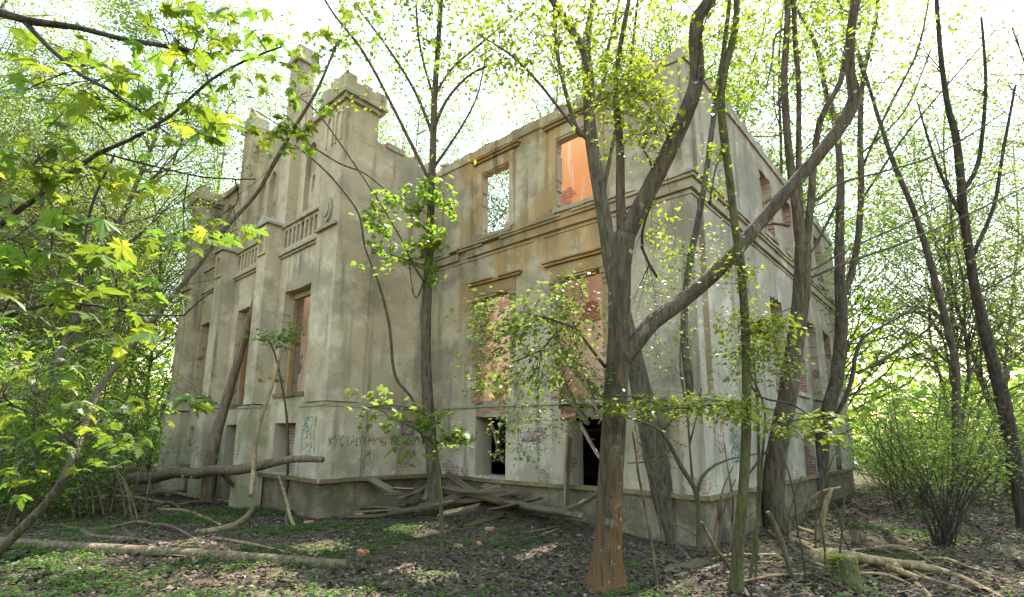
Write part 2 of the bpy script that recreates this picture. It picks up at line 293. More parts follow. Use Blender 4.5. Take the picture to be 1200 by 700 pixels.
def bulk(name, tm, P, S, mat, parent=None, updown=.55, droop=.35, dirs=None):
    """one mesh of len(P) leaves: positions P (n,3), sizes S (n,)"""
    P = np.asarray(P, float); n = len(P); S = np.broadcast_to(np.asarray(S, float), (n,)); V, Fc = tm
    if dirs is None: a = rng.uniform(0, 2*np.pi, n); y = np.stack([np.cos(a), np.sin(a), -np.abs(rng.normal(droop, .25, n))], 1)
    else: y = np.asarray(dirs, float) + rng.normal(0, .35, (n, 3)); y[:, 2] -= droop
    y /= np.linalg.norm(y, axis=1)[:, None]
    z = np.stack([rng.normal(0, updown, n), rng.normal(0, updown, n), np.ones(n)], 1); z -= y*(z*y).sum(1)[:, None]; z /= np.linalg.norm(z, axis=1)[:, None]+1e-9
    x = np.cross(y, z); B = np.stack([x, y, z], 1)                    # rows are axes
    W = np.einsum('kj,nji->nki', V, B)*S[:, None, None] + P[:, None, :]
    k = len(V); fa = np.array(Fc); nf = len(fa)
    me = bpy.data.meshes.new(name); me.vertices.add(n*k); me.vertices.foreach_set('co', W.reshape(-1))
    idx = (fa[None]+(np.arange(n)*k)[:, None, None]).reshape(-1)
    me.loops.add(len(idx)); me.loops.foreach_set('vertex_index', idx.astype(np.int32)); me.polygons.add(n*nf)
    me.polygons.foreach_set('loop_start', (np.arange(n*nf)*3).astype(np.int32)); me.polygons.foreach_set('loop_total', np.full(n*nf, 3, np.int32)); me.update(calc_edges=True)
    return link_mesh(name, me, mat, parent)
exec_after = []
# ------------------------------------------------------------------ the ground
def build_ground():
    def axis(lo, hi, d, far0, far1):
        a = list(np.arange(lo, hi, d)); s = d
        while a[-1] < far1: s *= 1.25; a.append(a[-1]+s)
        s = d
        while a[0] > far0: s *= 1.25; a.insert(0, a[0]-s)
        return a
    xs = axis(-14, 7, .11, -400, 400); ys = axis(-9.5, 6, .11, -400, 400); nx, ny = len(xs), len(ys)
    v = [(x, y, gz(x, y)+.02*mnoise.noise(Vector((x*5, y*5, 2)))) for y in ys for x in xs]
    f = [(j*nx+i, j*nx+i+1, (j+1)*nx+i+1, (j+1)*nx+i) for j in range(ny-1) for i in range(nx-1)]
    me = bpy.data.meshes.new('ground'); me.from_pydata(v, [], f); me.update(); setp(link_mesh('ground', me, M['ground'], smooth=True), kind='structure')
build_ground()
# ------------------------------------------------------------------ the ruined mansion
W, P, D, XL = 7.92, 3.27, 14.73, -18.70
house = empty('ruined_mansion', (-6, 3, 0), 'large roofless ruin of a plastered mansion with crumbling ochre and grey walls', 'ruined mansion')
def part(mb, name, mat, parent=None, smooth=False, label=None):
    o = mb.build(name, mat, parent or house, smooth)
    if parent is not None and parent is not house: o.matrix_parent_inverse = Matrix.Identity(4); o.matrix_world = Matrix.Identity(4)
    if label: o['label'] = label
    return o
class Plane:                                               # wall frame: s along the wall, z up, q outward
    def __init__(s, o, u, n): s.o = Vector(o); s.u = Vector(u); s.n = Vector(n)
    def p(s, a, z, q=0): return s.o + s.u*a + s.n*q + Vector((0, 0, z))
MAIN = Plane((0, 0, 0), (1, 0, 0), (0, -1, 0)); RIGHT = Plane((0, 0, 0), (0, 1, 0), (1, 0, 0))
FRONT = Plane((0, -P, 0), (1, 0, 0), (0, -1, 0)); SIDE = Plane((-W, 0, 0), (0, 1, 0), (1, 0, 0))
def wall(mb, pl, s0, s1, z0, z1, q0, q1, holes=(), arches=(), rag=0, mrev=0, rseed=1):
    """slab between depths q1 (inner) and q0 (outer) with rectangular holes; ragged top when rag > 0"""
    holes = list(holes); rr = random.Random(rseed); tops = []
    if rag:
        a = s0
        while a < s1:
            b = min(a+rr.uniform(.18, .75), s1); h = rr.choice([0, .04, .08, .09, .17])*rag
            if h > .02: holes.append((a, b, z1-h, z1+.1))
            a = b
    S = sorted({s0, s1, *[h[0] for h in holes], *[h[1] for h in holes]}); Z = sorted({z0, z1, *[h[2] for h in holes], *[min(h[3], z1) for h in holes]})
    S = [a for a in S if s0 <= a <= s1]; Z = [a for a in Z if z0 <= a <= z1]
    def solid(i, j):
        if i < 0 or j < 0 or i >= len(S)-1 or j >= len(Z)-1: return False
        a, b = (S[i]+S[i+1])/2, (Z[j]+Z[j+1])/2
        return not any(h[0] < a < h[1] and h[2] < b < h[3] for h in holes)
    p = pl.p; flip = (pl.u.cross(Vector((0, 0, 1)))).dot(pl.n) < 0
    def Q(a, b, c, d, m=0): mb.quad(*( (d, c, b, a) if flip else (a, b, c, d)), m=m)
    for i in range(len(S)-1):
        for j in range(len(Z)-1):
            if not solid(i, j): continue
            a, b, c, d = S[i], S[i+1], Z[j], Z[j+1]
            Q(p(a, c, q0), p(b, c, q0), p(b, d, q0), p(a, d, q0)); Q(p(b, c, q1), p(a, c, q1), p(a, d, q1), p(b, d, q1), mrev)
            if not solid(i-1, j): Q(p(a, c, q1), p(a, c, q0), p(a, d, q0), p(a, d, q1), mrev if i > 0 else 0)
            if not solid(i+1, j): Q(p(b, c, q0), p(b, c, q1), p(b, d, q1), p(b, d, q0), mrev if i < len(S)-2 else 0)
            if not solid(i, j-1): Q(p(a, c, q1), p(b, c, q1), p(b, c, q0), p(a, c, q0), mrev)
            if not solid(i, j+1): Q(p(a, d, q0), p(b, d, q0), p(b, d, q1), p(a, d, q1), mrev)
    for (a, b, zb, zt, pointed) in arches:                 # spandrels that turn a rectangular hole into an arch
        n = 6; mid = (a+b)/2; hw = (b-a)/2; H = zt-zb
        for sg in (-1, 1):
            arc = []
            for k in range(n+1):
                t = k/n
                if pointed: arc.append((mid+sg*hw*(1-t), zb+H*math.sin(math.acos(max(-1, min(1, (1+ (1-t))/2 if False else (1-t)))))**(1.0)*1.0))
                else: arc.append((mid+sg*hw*math.cos(t*math.pi/2), zb+H*math.sin(t*math.pi/2)))
            poly = [pl.p(s, z, q0+.0) for s, z in arc] + [pl.p(mid+sg*hw, zt, q0)]
            mb.prism(poly, pl.n*(q1-q0), m=0)
def strip(mb, pl, s0, s1, z0, z1, q0, q1, wob=0, seg=.7, slope=0, gap=0):
    """moulding run between depths q0 < q1, lightly uneven"""
    n = max(1, int((s1-s0)/seg)) if wob else 1
    for k in range(n):
        a, b = s0+(s1-s0)*k/n, s0+(s1-s0)*(k+1)/n
        if gap and 0 < k < n-1 and random.random() < gap: continue
        dz, dq = (random.uniform(-wob, wob), random.uniform(-wob, wob)) if wob else (0, 0)
        c = [pl.p(a, z0+dz, q0), pl.p(b, z0+dz, q0), pl.p(b, z0+dz, q1+dq), pl.p(a, z0+dz, q1+dq), pl.p(a, z1+dz, q0), pl.p(b, z1+dz, q0), pl.p(b, z1+dz-slope, q1+dq), pl.p(a, z1+dz-slope, q1+dq)]
        i = len(mb.v); mb.v += c
        for q in ((3, 2, 1, 0), (4, 5, 6, 7), (0, 1, 5, 4), (2, 3, 7, 6), (1, 2, 6, 5), (3, 0, 4, 7)): mb.f.append(tuple(i+x for x in q)); mb.m.append(0)
def jag(a, b, n, amp, seed):                               # small broken bites along an opening edge
    rr = random.Random(seed); out = []; h = (b-a)/n
    for k in range(n):
        e = rr.uniform(0, amp); out.append((a+k*h, a+(k+1)*h, e if rr.random() < .6 else 0))
    return out
def broken(holes, rr_seed, amp=.07):
    out = []
    for i, (a, b, c, d) in enumerate(holes):
        out.append((a, b, c, d))
        for (z0, z1, e) in jag(c, d, 14, amp, rr_seed+i*3):
            if e > .015: out.append((a-e, a, z0, z1))
        for (z0, z1, e) in jag(c, d, 14, amp, rr_seed+i*3+1):
            if e > .015: out.append((b, b+e, z0, z1))
        for (s0, s1, e) in jag(a, b, 7, amp*.8, rr_seed+i*3+2):
            if e > .015: out.append((s0, s1, d, d+e))
    return out
# main left face and right face
mainU = [(-5.97, -4.97, 7.24, 9.10), (-3.35, -2.2, 7.26, 9.12)]
mainL = [(-6.03, -4.90, 2.62, 5.46), (-3.36, -2.14, 2.35, 5.46)]
mainB = [(-6.08, -5.0, .74, 2.22), (-3.12, -2.2, .64, 2.1)]
gap = [(-6.0, -4.95, 2.2, 2.3), (-5.6, -4.98, 2.1, 2.26)]
mb = MB(); wall(mb, MAIN, -W, 0, .6, 2.5, 0, -.62, [(a, b, c, min(d, 2.6)) for a, b, c, d in mainL if c < 2.5]+mainB+[(-3.3, -2.25, 2.09, 2.36)], mrev=1); part(mb, 'wall', [M['main'], M['reveal']], label='stained basement storey wall with two dark openings')
mb = MB(); wall(mb, MAIN, -W, 0, 2.5, 6.9, 0, -.30, broken(mainL, 11), mrev=1); part(mb, 'wall', [M['main'], M['reveal']], label='ochre and grey stained garden wall, ground floor')
mb = MB(); wall(mb, MAIN, -W, 0, 6.9, 10.02, 0, -.22, broken(mainU, 31, .05), rag=.45, mrev=1, rseed=3); part(mb, 'wall', [M['main'], M['reveal']], label='upper wall with ochre paint round two empty windows')
ry = [(5.0, 6.15), (7.1, 8.25), (9.0, 10.15), (11.3, 12.4)]
RU = [(a, b-.12, 7.4, 9.2) for a, b in ry]; RL = [(a, b, 3.1, 5.53) for a, b in ry]; RB = [(7.23, 8.5, .3, 2.0), (11.4, 12.3, .3, 1.9)]
mb = MB(); wall(mb, RIGHT, .62, D, .6, 6.9, 0, -.6, broken(RL, 51)+RB, arches=[(7.23, 8.5, 1.55, 2.0, False)], mrev=1); part(mb, 'wall', [M['main'], M['brick']], label='pale grey side wall with a row of empty windows')
mb = MB(); wall(mb, RIGHT, .45, D, 6.9, 10.02, 0, -.45, broken(RU, 71), rag=.7, mrev=1, rseed=9); part(mb, 'wall', [M['main'], M['brick']], label='pale grey upper side wall')
# plinths, set back under the overhanging wall
mb = MB(); strip(mb, MAIN, -W, -.066, -.9, .597, -.6, -.055); strip(mb, RIGHT, .605, D-.05, -.9, .597, -.6, -.06); part(mb, 'plinth', M['stone'])
mb = MB(); strip(mb, MAIN, -W+.004, .0, .60, .69, .003, .045, .012, .6); strip(mb, RIGHT, .0, D, .60, .69, .003, .045, .012, .6); part(mb, 'base_ledge', M['moss'])
# string courses and cornices
def course(lo, hi, prof, mat, name):
    mb = MB()
    for (z0, z1, q) in prof:
        strip(mb, MAIN, -W+.05, q, z0, z1, .002, q, .005, .33, gap=.07 if q > .1 else .02); strip(mb, RIGHT, 0, D, z0, z1, .002, q, .005, .4, gap=.06 if q > .1 else .02)
    part(mb, name, mat)
course(0, 0, [(6.66, 6.62, .03), (6.723, 6.93, .075), (6.933, 7.0, .13), (7.003, 7.06, .17)], M['main'], 'string_course')
course(0, 0, [(9.70, 9.75, .05), (9.753, 9.96, .035)], M['main'], 'cornice')
mb = MB(); strip(mb, MAIN, -W+.05, -2.0, 2.47, 2.53, .002, .05, .006, .9); strip(mb, MAIN, -1.9, .05, 2.47, 2.53, .002, .05, .006, .9); strip(mb, RIGHT, 0, D, 2.47, 2.53, .002, .05, .006, .9); part(mb, 'basement_band', M['trim'])
def coping(pl, s0, s1, z, qa, qb, seed, mat=M['brick']):
    rr = random.Random(seed); mb = MB(); a = s0
    while a < s1-.1:
        b = a+rr.uniform(.12, .30)
        if rr.random() < .6:
            h = rr.choice([.0, .02, .03, .07]); i = rr.uniform(0, .1); c = [pl.p(a, z-.16, qb-i), pl.p(b-.012, z-.16, qb-i), pl.p(b-.012, z-.16, qa+i), pl.p(a, z-.16, qa+i)]
            mb.prism([c[0], c[1], c[2], c[3]] if True else c, (rr.uniform(-.02, .02), rr.uniform(-.02, .02), .16+h))
        a = b
    o = part(mb, 'broken_coping', mat); o['kind'] = 'stuff'
coping(MAIN, -W+.1, -.5, 10.0, -.2, .05, 4); coping(RIGHT, .3, D-.2, 10.0, -.4, .05, 5)
# hoods, surrounds, sills and corbels of the main face
for (a, b, c, d) in mainU+mainL:
    lo = d < 7
    mb = MB(); strip(mb, MAIN, a-.40, b+.42, d+.44, d+.50, .002, .16, .006, .22, slope=.02, gap=.1); strip(mb, MAIN, a-.36, b+.38, d+.37, d+.437, .002, .10); part(mb, 'window_hood', M['ochre_trim'])
    mb = MB()
    for (s0, s1, z0, z1) in ((a-.20, a-.02, c+(.6 if lo else .02), d+.05), (b+.02, b+.20, c+(1.2 if lo else .02), d+.05), (a-.20, b+.20, d+.053, d+.35)): strip(mb, MAIN, s0, s1, z0, z1, .002, .035)
    part(mb, 'window_surround', M['ochre_trim'] if lo else M['main'])
    if lo:
        for s0 in (a-.22, b+.03):
            mb = MB()
            for k in range(3): strip(mb, MAIN, s0+.02*k, s0+.19-.02*k, d-.12-.11*k, d-.015-.11*k, .036, .12-.03*k)
            part(mb, 'corbel', M['ochre_trim'])
    else:
        mb = MB(); strip(mb, MAIN, a-.12, b+.12, c-.10, c-.005, -.2, .06, .008, .35); part(mb, 'window_sill', M['trim'])
for (a, b, c, d) in RL+RU:
    mb = MB(); strip(mb, RIGHT, a-.08, b+.08, c-.13, c-.01, -.3, .09, .01, .4); part(mb, 'window_sill', M['trim'])
mb = MB(); RF = RL[1]
for s in (RF[0]+.03, RF[0]+.36): strip(mb, RIGHT, s, s+.06, RF[2]+.02, RF[3]-.6, -.22, -.15)
strip(mb, RIGHT, RF[0]+.09, RF[0]+.36, RF[2]+1.0, RF[2]+1.06, -.22, -.15); part(mb, 'window_frame', M['plank_pale'])
# inside the main block
mb = MB(); mb.box(-26, -.62, .64, 14.0, 2.20, 2.34); part(mb, 'floor_slab', M['brick'])
INN = Plane((0, 3.0, 0), (1, 0, 0), (0, -1, 0)); INO = Plane((0, 1.5, 0), (1, 0, 0), (0, -1, 0))
mb = MB(); wall(mb, INN, -12, -.7, 2.36, 6.85, 0, -.35, [(-7.2, -6.2, 2.4, 4.9)], rag=1.5, rseed=5); part(mb, 'partition_wall', M['pink'])
mb = MB(); wall(mb, INO, -4.75, -2.55, 2.36, 10.3, 0, -.3, rag=2., rseed=6); part(mb, 'partition_wall', M['orange'], label='orange painted partition wall behind the upper window')
mb = MB(); mb.prism([INN.p(-8.35, 6.85), INN.p(-6.9, 6.85), INN.p(-6.9, 10.0), INN.p(-7.25, 9.75), INN.p(-7.5, 9.45), INN.p(-7.75, 9.5), INN.p(-7.9, 9.05), INN.p(-8.15, 8.7), INN.p(-8.2, 8.0)], (0, .3, 0)); part(mb, 'partition_wall', M['pink'], label='jagged stump of a pink partition wall')
mb = MB(); wall(mb, Plane((-4.9, 0, 0), (0, 1, 0), (1, 0, 0)), 3.4, 14, 2.36, 8.9, 0, -.35, [(6, 7.2, 2.4, 4.8)], rag=2, rseed=8); part(mb, 'partition_wall', M['pink'])
mb = MB(); wall(mb, Plane((0, 14.6, 0), (1, 0, 0), (0, 1, 0)), -26, -.6, -.5, 9.9, 0, -.5, [(x, x+1.2, 3.1, 5.5) for x in (-23, -20, -17, -14, -11, -8, -5, -2.5)]+[(x, x+1.2, 7.3, 9.2) for x in (-23, -20, -17, -14, -11, -8, -5, -2.5)], rag=2, rseed=12); part(mb, 'wall', M['brick'], label='rear wall with empty windows')
mb = MB(); wall(mb, Plane((-26, 0, 0), (0, 1, 0), (-1, 0, 0)), 0, 14, -.5, 9.9, 0, -.5, rag=2, rseed=13); wall(mb, Plane((0, 0, 0), (1, 0, 0), (0, -1, 0)), -25.5, XL-.02, -.5, 10, 0, -.5, [(-23.5, -22.2, 2.6, 5.5), (-21, -19.7, 2.6, 5.5), (-23.5, -22.2, 7.3, 9.2)], rag=2, rseed=14); part(mb, 'wall', [M['grey'], M['brick']], label='far wing wall')
# ---- projecting gabled bay
pilx = [(-11.78, -11.14), (-15.22, -14.58)]
FW = [(-10.72, -9.17, 2.84, 5.75), (-14.10, -12.55, 2.66, 5.75), (-17.56, -16.0, 2.90, 5.75)]
FB = [(-10.62, -9.42, .72, 2.03), (-14.05, -12.6, .72, 2.02), (-17.5, -16.2, .62, 1.98)]
balz = (7.17, 7.70); slots = []
for (a, b) in ((-11.14, -8.97), (-14.58, -11.78), (-17.65, -15.22)):
    n = 8 if b-a < 2.3 else 10; wv = (b-a-.16)/n
    slots += [(a+.08+wv*k+wv*.28, a+.08+wv*(k+1)-wv*.06, *balz) for k in range(n)]
mb = MB(); wall(mb, FRONT, XL, -W-.0, .6, 6.95, 0, -.6, broken(FW, 91, .04)+FB, mrev=1); part(mb, 'wall', [M['grey'], M['reveal']], label='grey stained front wall of the gabled bay')
for (a, b) in ((-11.14, -8.98), (-14.58, -11.78), (-17.64, -15.22)):
    mb = MB(); wall(mb, FRONT, a, b, 7.0, 7.80, .03, -.16, [h for h in slots if a < h[0] < b]); mb.box(a, b, -P+.16, -P+.20, 7.0, 7.8)
    bal = part(mb, 'balustrade', M['ochre_trim'] if False else M['grey'])
    mb = MB(); strip(mb, FRONT, a, b, 7.803, 7.87, -.25, .10, slope=.015); part(mb, 'top_rail', M['trim'], bal)
    mb = MB(); strip(mb, FRONT, a, b, 6.93, 6.995, -.1, .12); strip(mb, FRONT, a, b, 6.86, 6.927, .002, .06); part(mb, 'lower_moulding', M['trim'], bal)
# niche-backed gable wall above the balustrade
GP = Plane((0, -P+.32, 0), (1, 0, 0), (0, -1, 0))
mb = MB(); q0 = .0
top = {(-11.2, -8.9): 11.55, (-14.6, -11.7): 12.4, (-17.6, -15.1): 11.3}
lan = {(-11.2, -8.9): [(-10.75, -10.1), (-9.75, -9.15)], (-14.6, -11.7): [(-14.2, -13.6), (-13.4, -12.8)], (-17.6, -15.1): [(-17.2, -16.65), (-16.2, -15.65)]}
for (a, b), zt in top.items():
    hs = [(c, d, 8.35, 10.55) for c, d in lan[(a, b)]]
    mb = MB(); wall(mb, GP, a, b, 6.95, zt, 0, -.14, hs, arches=[(c, d, 9.9, 10.55, True) for c, d in lan[(a, b)]], rag=1., rseed=int(-a)); part(mb, 'gable_wall', M['grey'])
    hs2 = [((c+d)/2-.15, (c+d)/2+.15, 9.0, 9.55) for c, d in lan[(a, b)]] if zt > 11.4 else []
    mb = MB(); wall(mb, GP, a, b, 6.95, zt-.12, -.143, -.5, hs2, mrev=1); part(mb, 'gable_niche_back', [M['grey'], M['reveal']])
    mb = MB(); strip(mb, GP, a, b, zt-.42, zt-.34, .002, .10); part(mb, 'gable_moulding', M['trim'])
# sloped stone sill behind balustrade, pilasters, pinnacles
for i, (a, b) in enumerate(pilx):
    mb = MB(); strip(mb, FRONT, a, b, 2.56, 7.86, .002, .45)
    pil = part(mb, 'pilaster', M['grey'])
    mb = MB(); strip(mb, FRONT, a-.06, b+.06, -.6, 2.44, .002, .54); part(mb, 'pilaster_base', M['grey'], pil)
    mb = MB(); strip(mb, FRONT, a-.09, b+.09, 2.44, 2.557, .002, .58, slope=.07); part(mb, 'pilaster_band', M['trim'], pil)
    mb = MB(); c = (a+b)/2
    mb.prism([FRONT.p(a-.1, 7.863, .002), FRONT.p(b+.1, 7.863, .002), FRONT.p(b+.1, 7.93, .002), FRONT.p(c, 8.17, .002), FRONT.p(a-.1, 7.93, .002)], (0, -.56, 0)); part(mb, 'pilaster_cap', M['trim'], pil)
    mb = MB(); wall(mb, FRONT, a+.05, b-.05, 6.95, 7.84, .50, .452, [(a+.17, b-.17, 7.02, 7.68)], arches=[(a+.17, b-.17, 7.45, 7.68, False)]); part(mb, 'niche_frame', M['grey'], pil)
    mb = MB(); mb.box(a+.16, b-.16, -P-.456, -P-.4525, 7.0, 7.7); part(mb, 'niche_back', M['ochre_trim'], pil)
    top_z = (13.6, 12.6)[i]; mb = MB(); strip(mb, FRONT, a+.02, b-.02, 7.9, top_z, -.55, .0)
    pin = part(mb, 'pinnacle', M['grey'])
    mb = MB(); strip(mb, FRONT, a-.08, b+.08, top_z+.002, top_z+.16, -.66, .10); strip(mb, FRONT, a-.02, b+.02, top_z+.163, top_z+.55, -.60, .04, .02, .2)
    if i: mb.prism([FRONT.p(a+.02, top_z+.553, -.55), FRONT.p(b-.02, top_z+.553, -.55), FRONT.p(b-.1, top_z+.85, -.45), FRONT.p((a+b)/2, top_z+.98, -.45), FRONT.p(a+.1, top_z+.85, -.45)], (0, -.42, 0))
    part(mb, 'pinnacle_cap', M['trim'], pin)
# corner towers of the bay
for (a, b, far) in ((-8.97, -W+.06, False), (-18.72, -17.64, True)):
    zt = 10.62 if not far else 10.5; q = .06 if not far else .45
    mb = MB(); strip(mb, FRONT, a, b, 2.55, zt, -.95 if not far else -.9, q); tw = part(mb, 'corner_tower', M['grey'])
    mb = MB(); strip(mb, FRONT, a-.06, b+.05, .603 if not far else -.9, 2.42, -.95, q+.07); part(mb, 'tower_base', M['grey'], tw)
    mb = MB(); strip(mb, FRONT, a-.09, b+.07, 2.42, 2.547, -.97, q+.10, slope=.08); part(mb, 'tower_band', M['trim'], tw)
    mb = MB(); strip(mb, FRONT, a-.07, b+.09, zt+.003, zt+.12, -1.05, q+.09); strip(mb, FRONT, a-.15, b+.17, zt+.123, zt+.22, -1.13, q+.17); part(mb, 'tower_moulding', M['trim'], tw)
    mb = MB(); z = zt+.223; e = .13
    strip(mb, FRONT, a-e, b+e, z, z+.32, -1.1, q+e)
    for (s0, s1, r0, r1) in ((a-e, a+.28, q-.2, q+e), (b-.28, b+e, q-.2, q+e), ((a+b)/2-.17, (a+b)/2+.17, q-.2, q+e), (a-e, a+.28, -1.1, -.75), (b-.28, b+e, -1.1, -.75), (b-.28, b+e, -.62, -.34)):
        strip(mb, FRONT, s0, s1, z+.32, z+.50+random.uniform(-.14, .06), r0, r1)
    part(mb, 'battlement', M['grey'], tw)
    if not far:
        for (s0, s1) in ((a+.14, (a+b)/2-.05), ((a+b)/2+.05, b-.14)):
            mb = MB(); wall(mb, FRONT, s0, s1, 9.5, 10.45, q+.045, q+.002, [(s0+.06, s1-.06, 9.5, 10.38)], arches=[(s0+.06, s1-.06, 10.05, 10.38, True)]); part(mb, 'blind_arch', M['grey'], tw)
    mb = MB(); strip(mb, FRONT, a+.03, b-.03, 7.08, 7.16, q+.002, q+.09); part(mb, 'tower_string', M['trim'], tw)
    mb = MB(); c = (a+b)/2
    for r, qq in ((.27, .10), (.17, .14)):
        mb.prism([FRONT.p(c+r*math.cos(t*math.pi/6)*.8, 7.62+r*1.3*math.sin(t*math.pi/6), q+.002) for t in range(12)], (0, -qq+.04, 0))
    part(mb, 'medallion', M['trim'], tw)
mb = MB(); wall(mb, SIDE, -P+.95, .2, .6, 10.0, 0, -.5, rag=1.4, rseed=21); part(mb, 'wall', [M['grey'], M['brick']], label='blank grey side wall of the gabled bay')
coping(SIDE, -P+1.0, -.05, 9.98, -.45, .06, 6)
mb = MB(); strip(mb, SIDE, -P+.96, -.03, 6.62, 6.68, .002, .05); strip(mb, SIDE, -P+.96, -.03, 6.683, 6.85, .002, .10); part(mb, 'string_course', M['trim'])
mb = MB(); strip(mb, SIDE, -P+1.03, -.06, 2.45, 2.52, .002, .06, .006, .8); part(mb, 'basement_band', M['trim'])
mb = MB(); strip(mb, SIDE, -P-.03, -.0, -.9, .597, -.5, -.05); strip(mb, FRONT, XL, -W-.06, -.9, .597, -.6, -.05); part(mb, 'plinth', M['stone'])
mb = MB(); strip(mb, SIDE, -P-.10, -.0, .60, .70, .052, .13, .012, .5); strip(mb, FRONT, XL, -W+.05, .60, .70, .132, .16, .012, .5); part(mb, 'base_ledge', M['moss'])
# window sills, inner linings and rooms of the bay
for (a, b, c, d) in FW:
    mb = MB(); strip(mb, FRONT, a-.1, b+.1, c-.12, c-.01, -.4, .07, .012, .4); part(mb, 'window_sill', M['moss'])
    mb = MB(); strip(mb, FRONT, a+.01, a+.16, c+.02, d-.2, -.34, -.22); strip(mb, FRONT, a+.16, b-.02, d-.17, d-.02, -.34, -.22); part(mb, 'window_frame', M['ochre_trim'])
BI = Plane((0, -1.2, 0), (1, 0, 0), (0, -1, 0))
mb = MB(); wall(mb, BI, -18.6, -8.5, 2.36, 9.0, 0, -.3, [(-13.4, -12.4, 2.4, 4.9)], rag=3, rseed=31); part(mb, 'partition_wall', M['pink'])
mb = MB(); mb.box(-18.6, -8.5, -2.65, .5, 2.2, 2.34); part(mb, 'floor_slab', M['brick'])
for (a, b, c, d) in FB:
    mb = MB(); wall(mb, FRONT, a-.05, b+.05, c-.1, d+.05, -.38, -.5); part(mb, 'bricked_up_window', M['brick'])
# loose bricks of the broken lintel between the windows of the main face
bme = None
def make_brick(name, parent, M4, mat=None):
    global bme
    if bme is None:
        bm = bmesh.new(); bmesh.ops.create_cube(bm, size=1); bmesh.ops.scale(bm, vec=(.25, .12, .075), verts=bm.verts); bmesh.ops.bevel(bm, geom=bm.edges[:], offset=.008, segments=1, affect='EDGES')
        for v in bm.verts: v.co += Vector((random.uniform(-.006, .006), random.uniform(-.006, .006), random.uniform(-.005, .005)))
        bme = bpy.data.meshes.new('brick'); bm.to_mesh(bme); bme.materials.append(M['brick_solid'])
    o = bpy.data.objects.new(name, bme); COL.objects.link(o)
    if parent: o.parent = parent; o.matrix_parent_inverse = parent.matrix_basis.inverted()
    o.matrix_world = M4; o.matrix_basis = M4; return o
mt = NT('brick_clay'); M['brick_solid'] = mt.done(mt.mix(mt.ramp(mt.noise(9, 4), .35, .65), (.40, .16, .09), (.30, .20, .15)))
mt = NT('brick_orange'); M['brick_orange'] = mt.done(mt.mix(mt.ramp(mt.noise(25, 3), .35, .65), (.52, .20, .10), (.40, .14, .07)))
rr = random.Random(3)
for row in range(5):
    for k in range(5):
        if rr.random() < (.15 if row < 3 else .45): continue
        xx = -6.02+k*.262+(row % 2)*.13+rr.uniform(-.02, .02)
        if xx > -4.98 or (row == 0 and xx > -5.5): continue
        make_brick('brick', house, Matrix.Translation((xx+.06, .02+rr.uniform(-.03, .10), 2.27+row*.085+rr.uniform(0, .008))) @ Matrix.Rotation(rr.uniform(-.12, .12), 4, 'Z'))
for row in range(9):
    for side, xs in ((0, -6.09), (1, -3.42), (2, -2.05)):
        if rr.random() < .5: continue
        make_brick('brick', house, Matrix.Translation((xs+rr.uniform(-.03, .05), .03+rr.uniform(-.02, .05), 2.66+row*.17)) @ Matrix.Rotation(rr.uniform(-.15, .15), 4, 'Z'))
for k in range(7):
    make_brick('brick', house, Matrix.Translation((-3.35+k*.19, .05+rr.uniform(-.1, .1), 2.12+rr.uniform(0, .22))) @ Matrix.Rotation(rr.uniform(-.8, .8), 4, 'Z') @ Matrix.Rotation(rr.uniform(-.3, .3), 4, 'X'))
# ------------------------------------------------------------------ graffiti, as thin paint strokes on the plaster
GL = {'К': [[(0, 0), (0, 1)], [(.6, 1), (.05, .5), (.65, 0)]], 'У': [[(0, 1), (.3, .5)], [(.65, 1), (.2, 0)]], 'С': [[(.6, .85), (.3, 1), (.05, .6), (.1, .15), (.35, 0), (.6, .15)]], 'Т': [[(0, 1), (.7, 1)], [(.35, 1), (.35, 0)]],
      'А': [[(0, 0), (.3, 1), (.65, 0)], [(.15, .4), (.5, .4)]], 'Й': [[(0, 1), (0, 0), (.55, 1), (.55, 0)], [(.15, 1.25), (.3, 1.15), (.45, 1.25)]], 'Н': [[(0, 0), (0, 1)], [(.55, 0), (.55, 1)], [(0, .5), (.55, .5)]], 'П': [[(0, 0), (0, 1), (.55, 1), (.55, 0)]],
      'Б': [[(.55, 1), (0, 1), (0, 0), (.5, 0), (.55, .4), (0, .5)]], 'О': [[(.3, 1), (0, .5), (.3, 0), (.6, .5), (.3, 1)]], 'З': [[(0, .9), (.5, .9), (.25, .52), (.55, .25), (.3, 0), (0, .1)]], 'Е': [[(.5, 1), (0, 1), (0, 0), (.5, 0)], [(0, .5), (.4, .5)]],
      'Д': [[(0, -.1), (.05, .1), (.6, .1), (.65, -.1)], [(.1, .1), (.3, 1), (.5, .1)]], 'Ы': [[(0, 1), (0, 0), (.35, .05), (.35, .45), (0, .5)], [(.6, 1), (.6, 0)]], 'М': [[(0, 0), (.08, 1), (.35, .4), (.62, 1), (.7, 0)]], 'Ч': [[(0, 1), (.05, .5), (.5, .5)], [(.5, 1), (.5, 0)]],
      'I': [[(.2, 1), (.2, 0)]], '7': [[(0, 1), (.55, 1), (.2, 0)]], '-': [[(0, .5), (.4, .5)]], '9': [[(.5, .6), (.2, .5), (.05, .8), (.3, 1), (.5, .8), (.45, .3), (.2, 0)]], 'В': [[(0, 0), (0, 1), (.45, .8), (0, .5), (.55, .25), (0, 0)]], 'U': [[(0, 1), (.1, .1), (.4, 0), (.6, .3), (.65, 1)]], ' ': []}
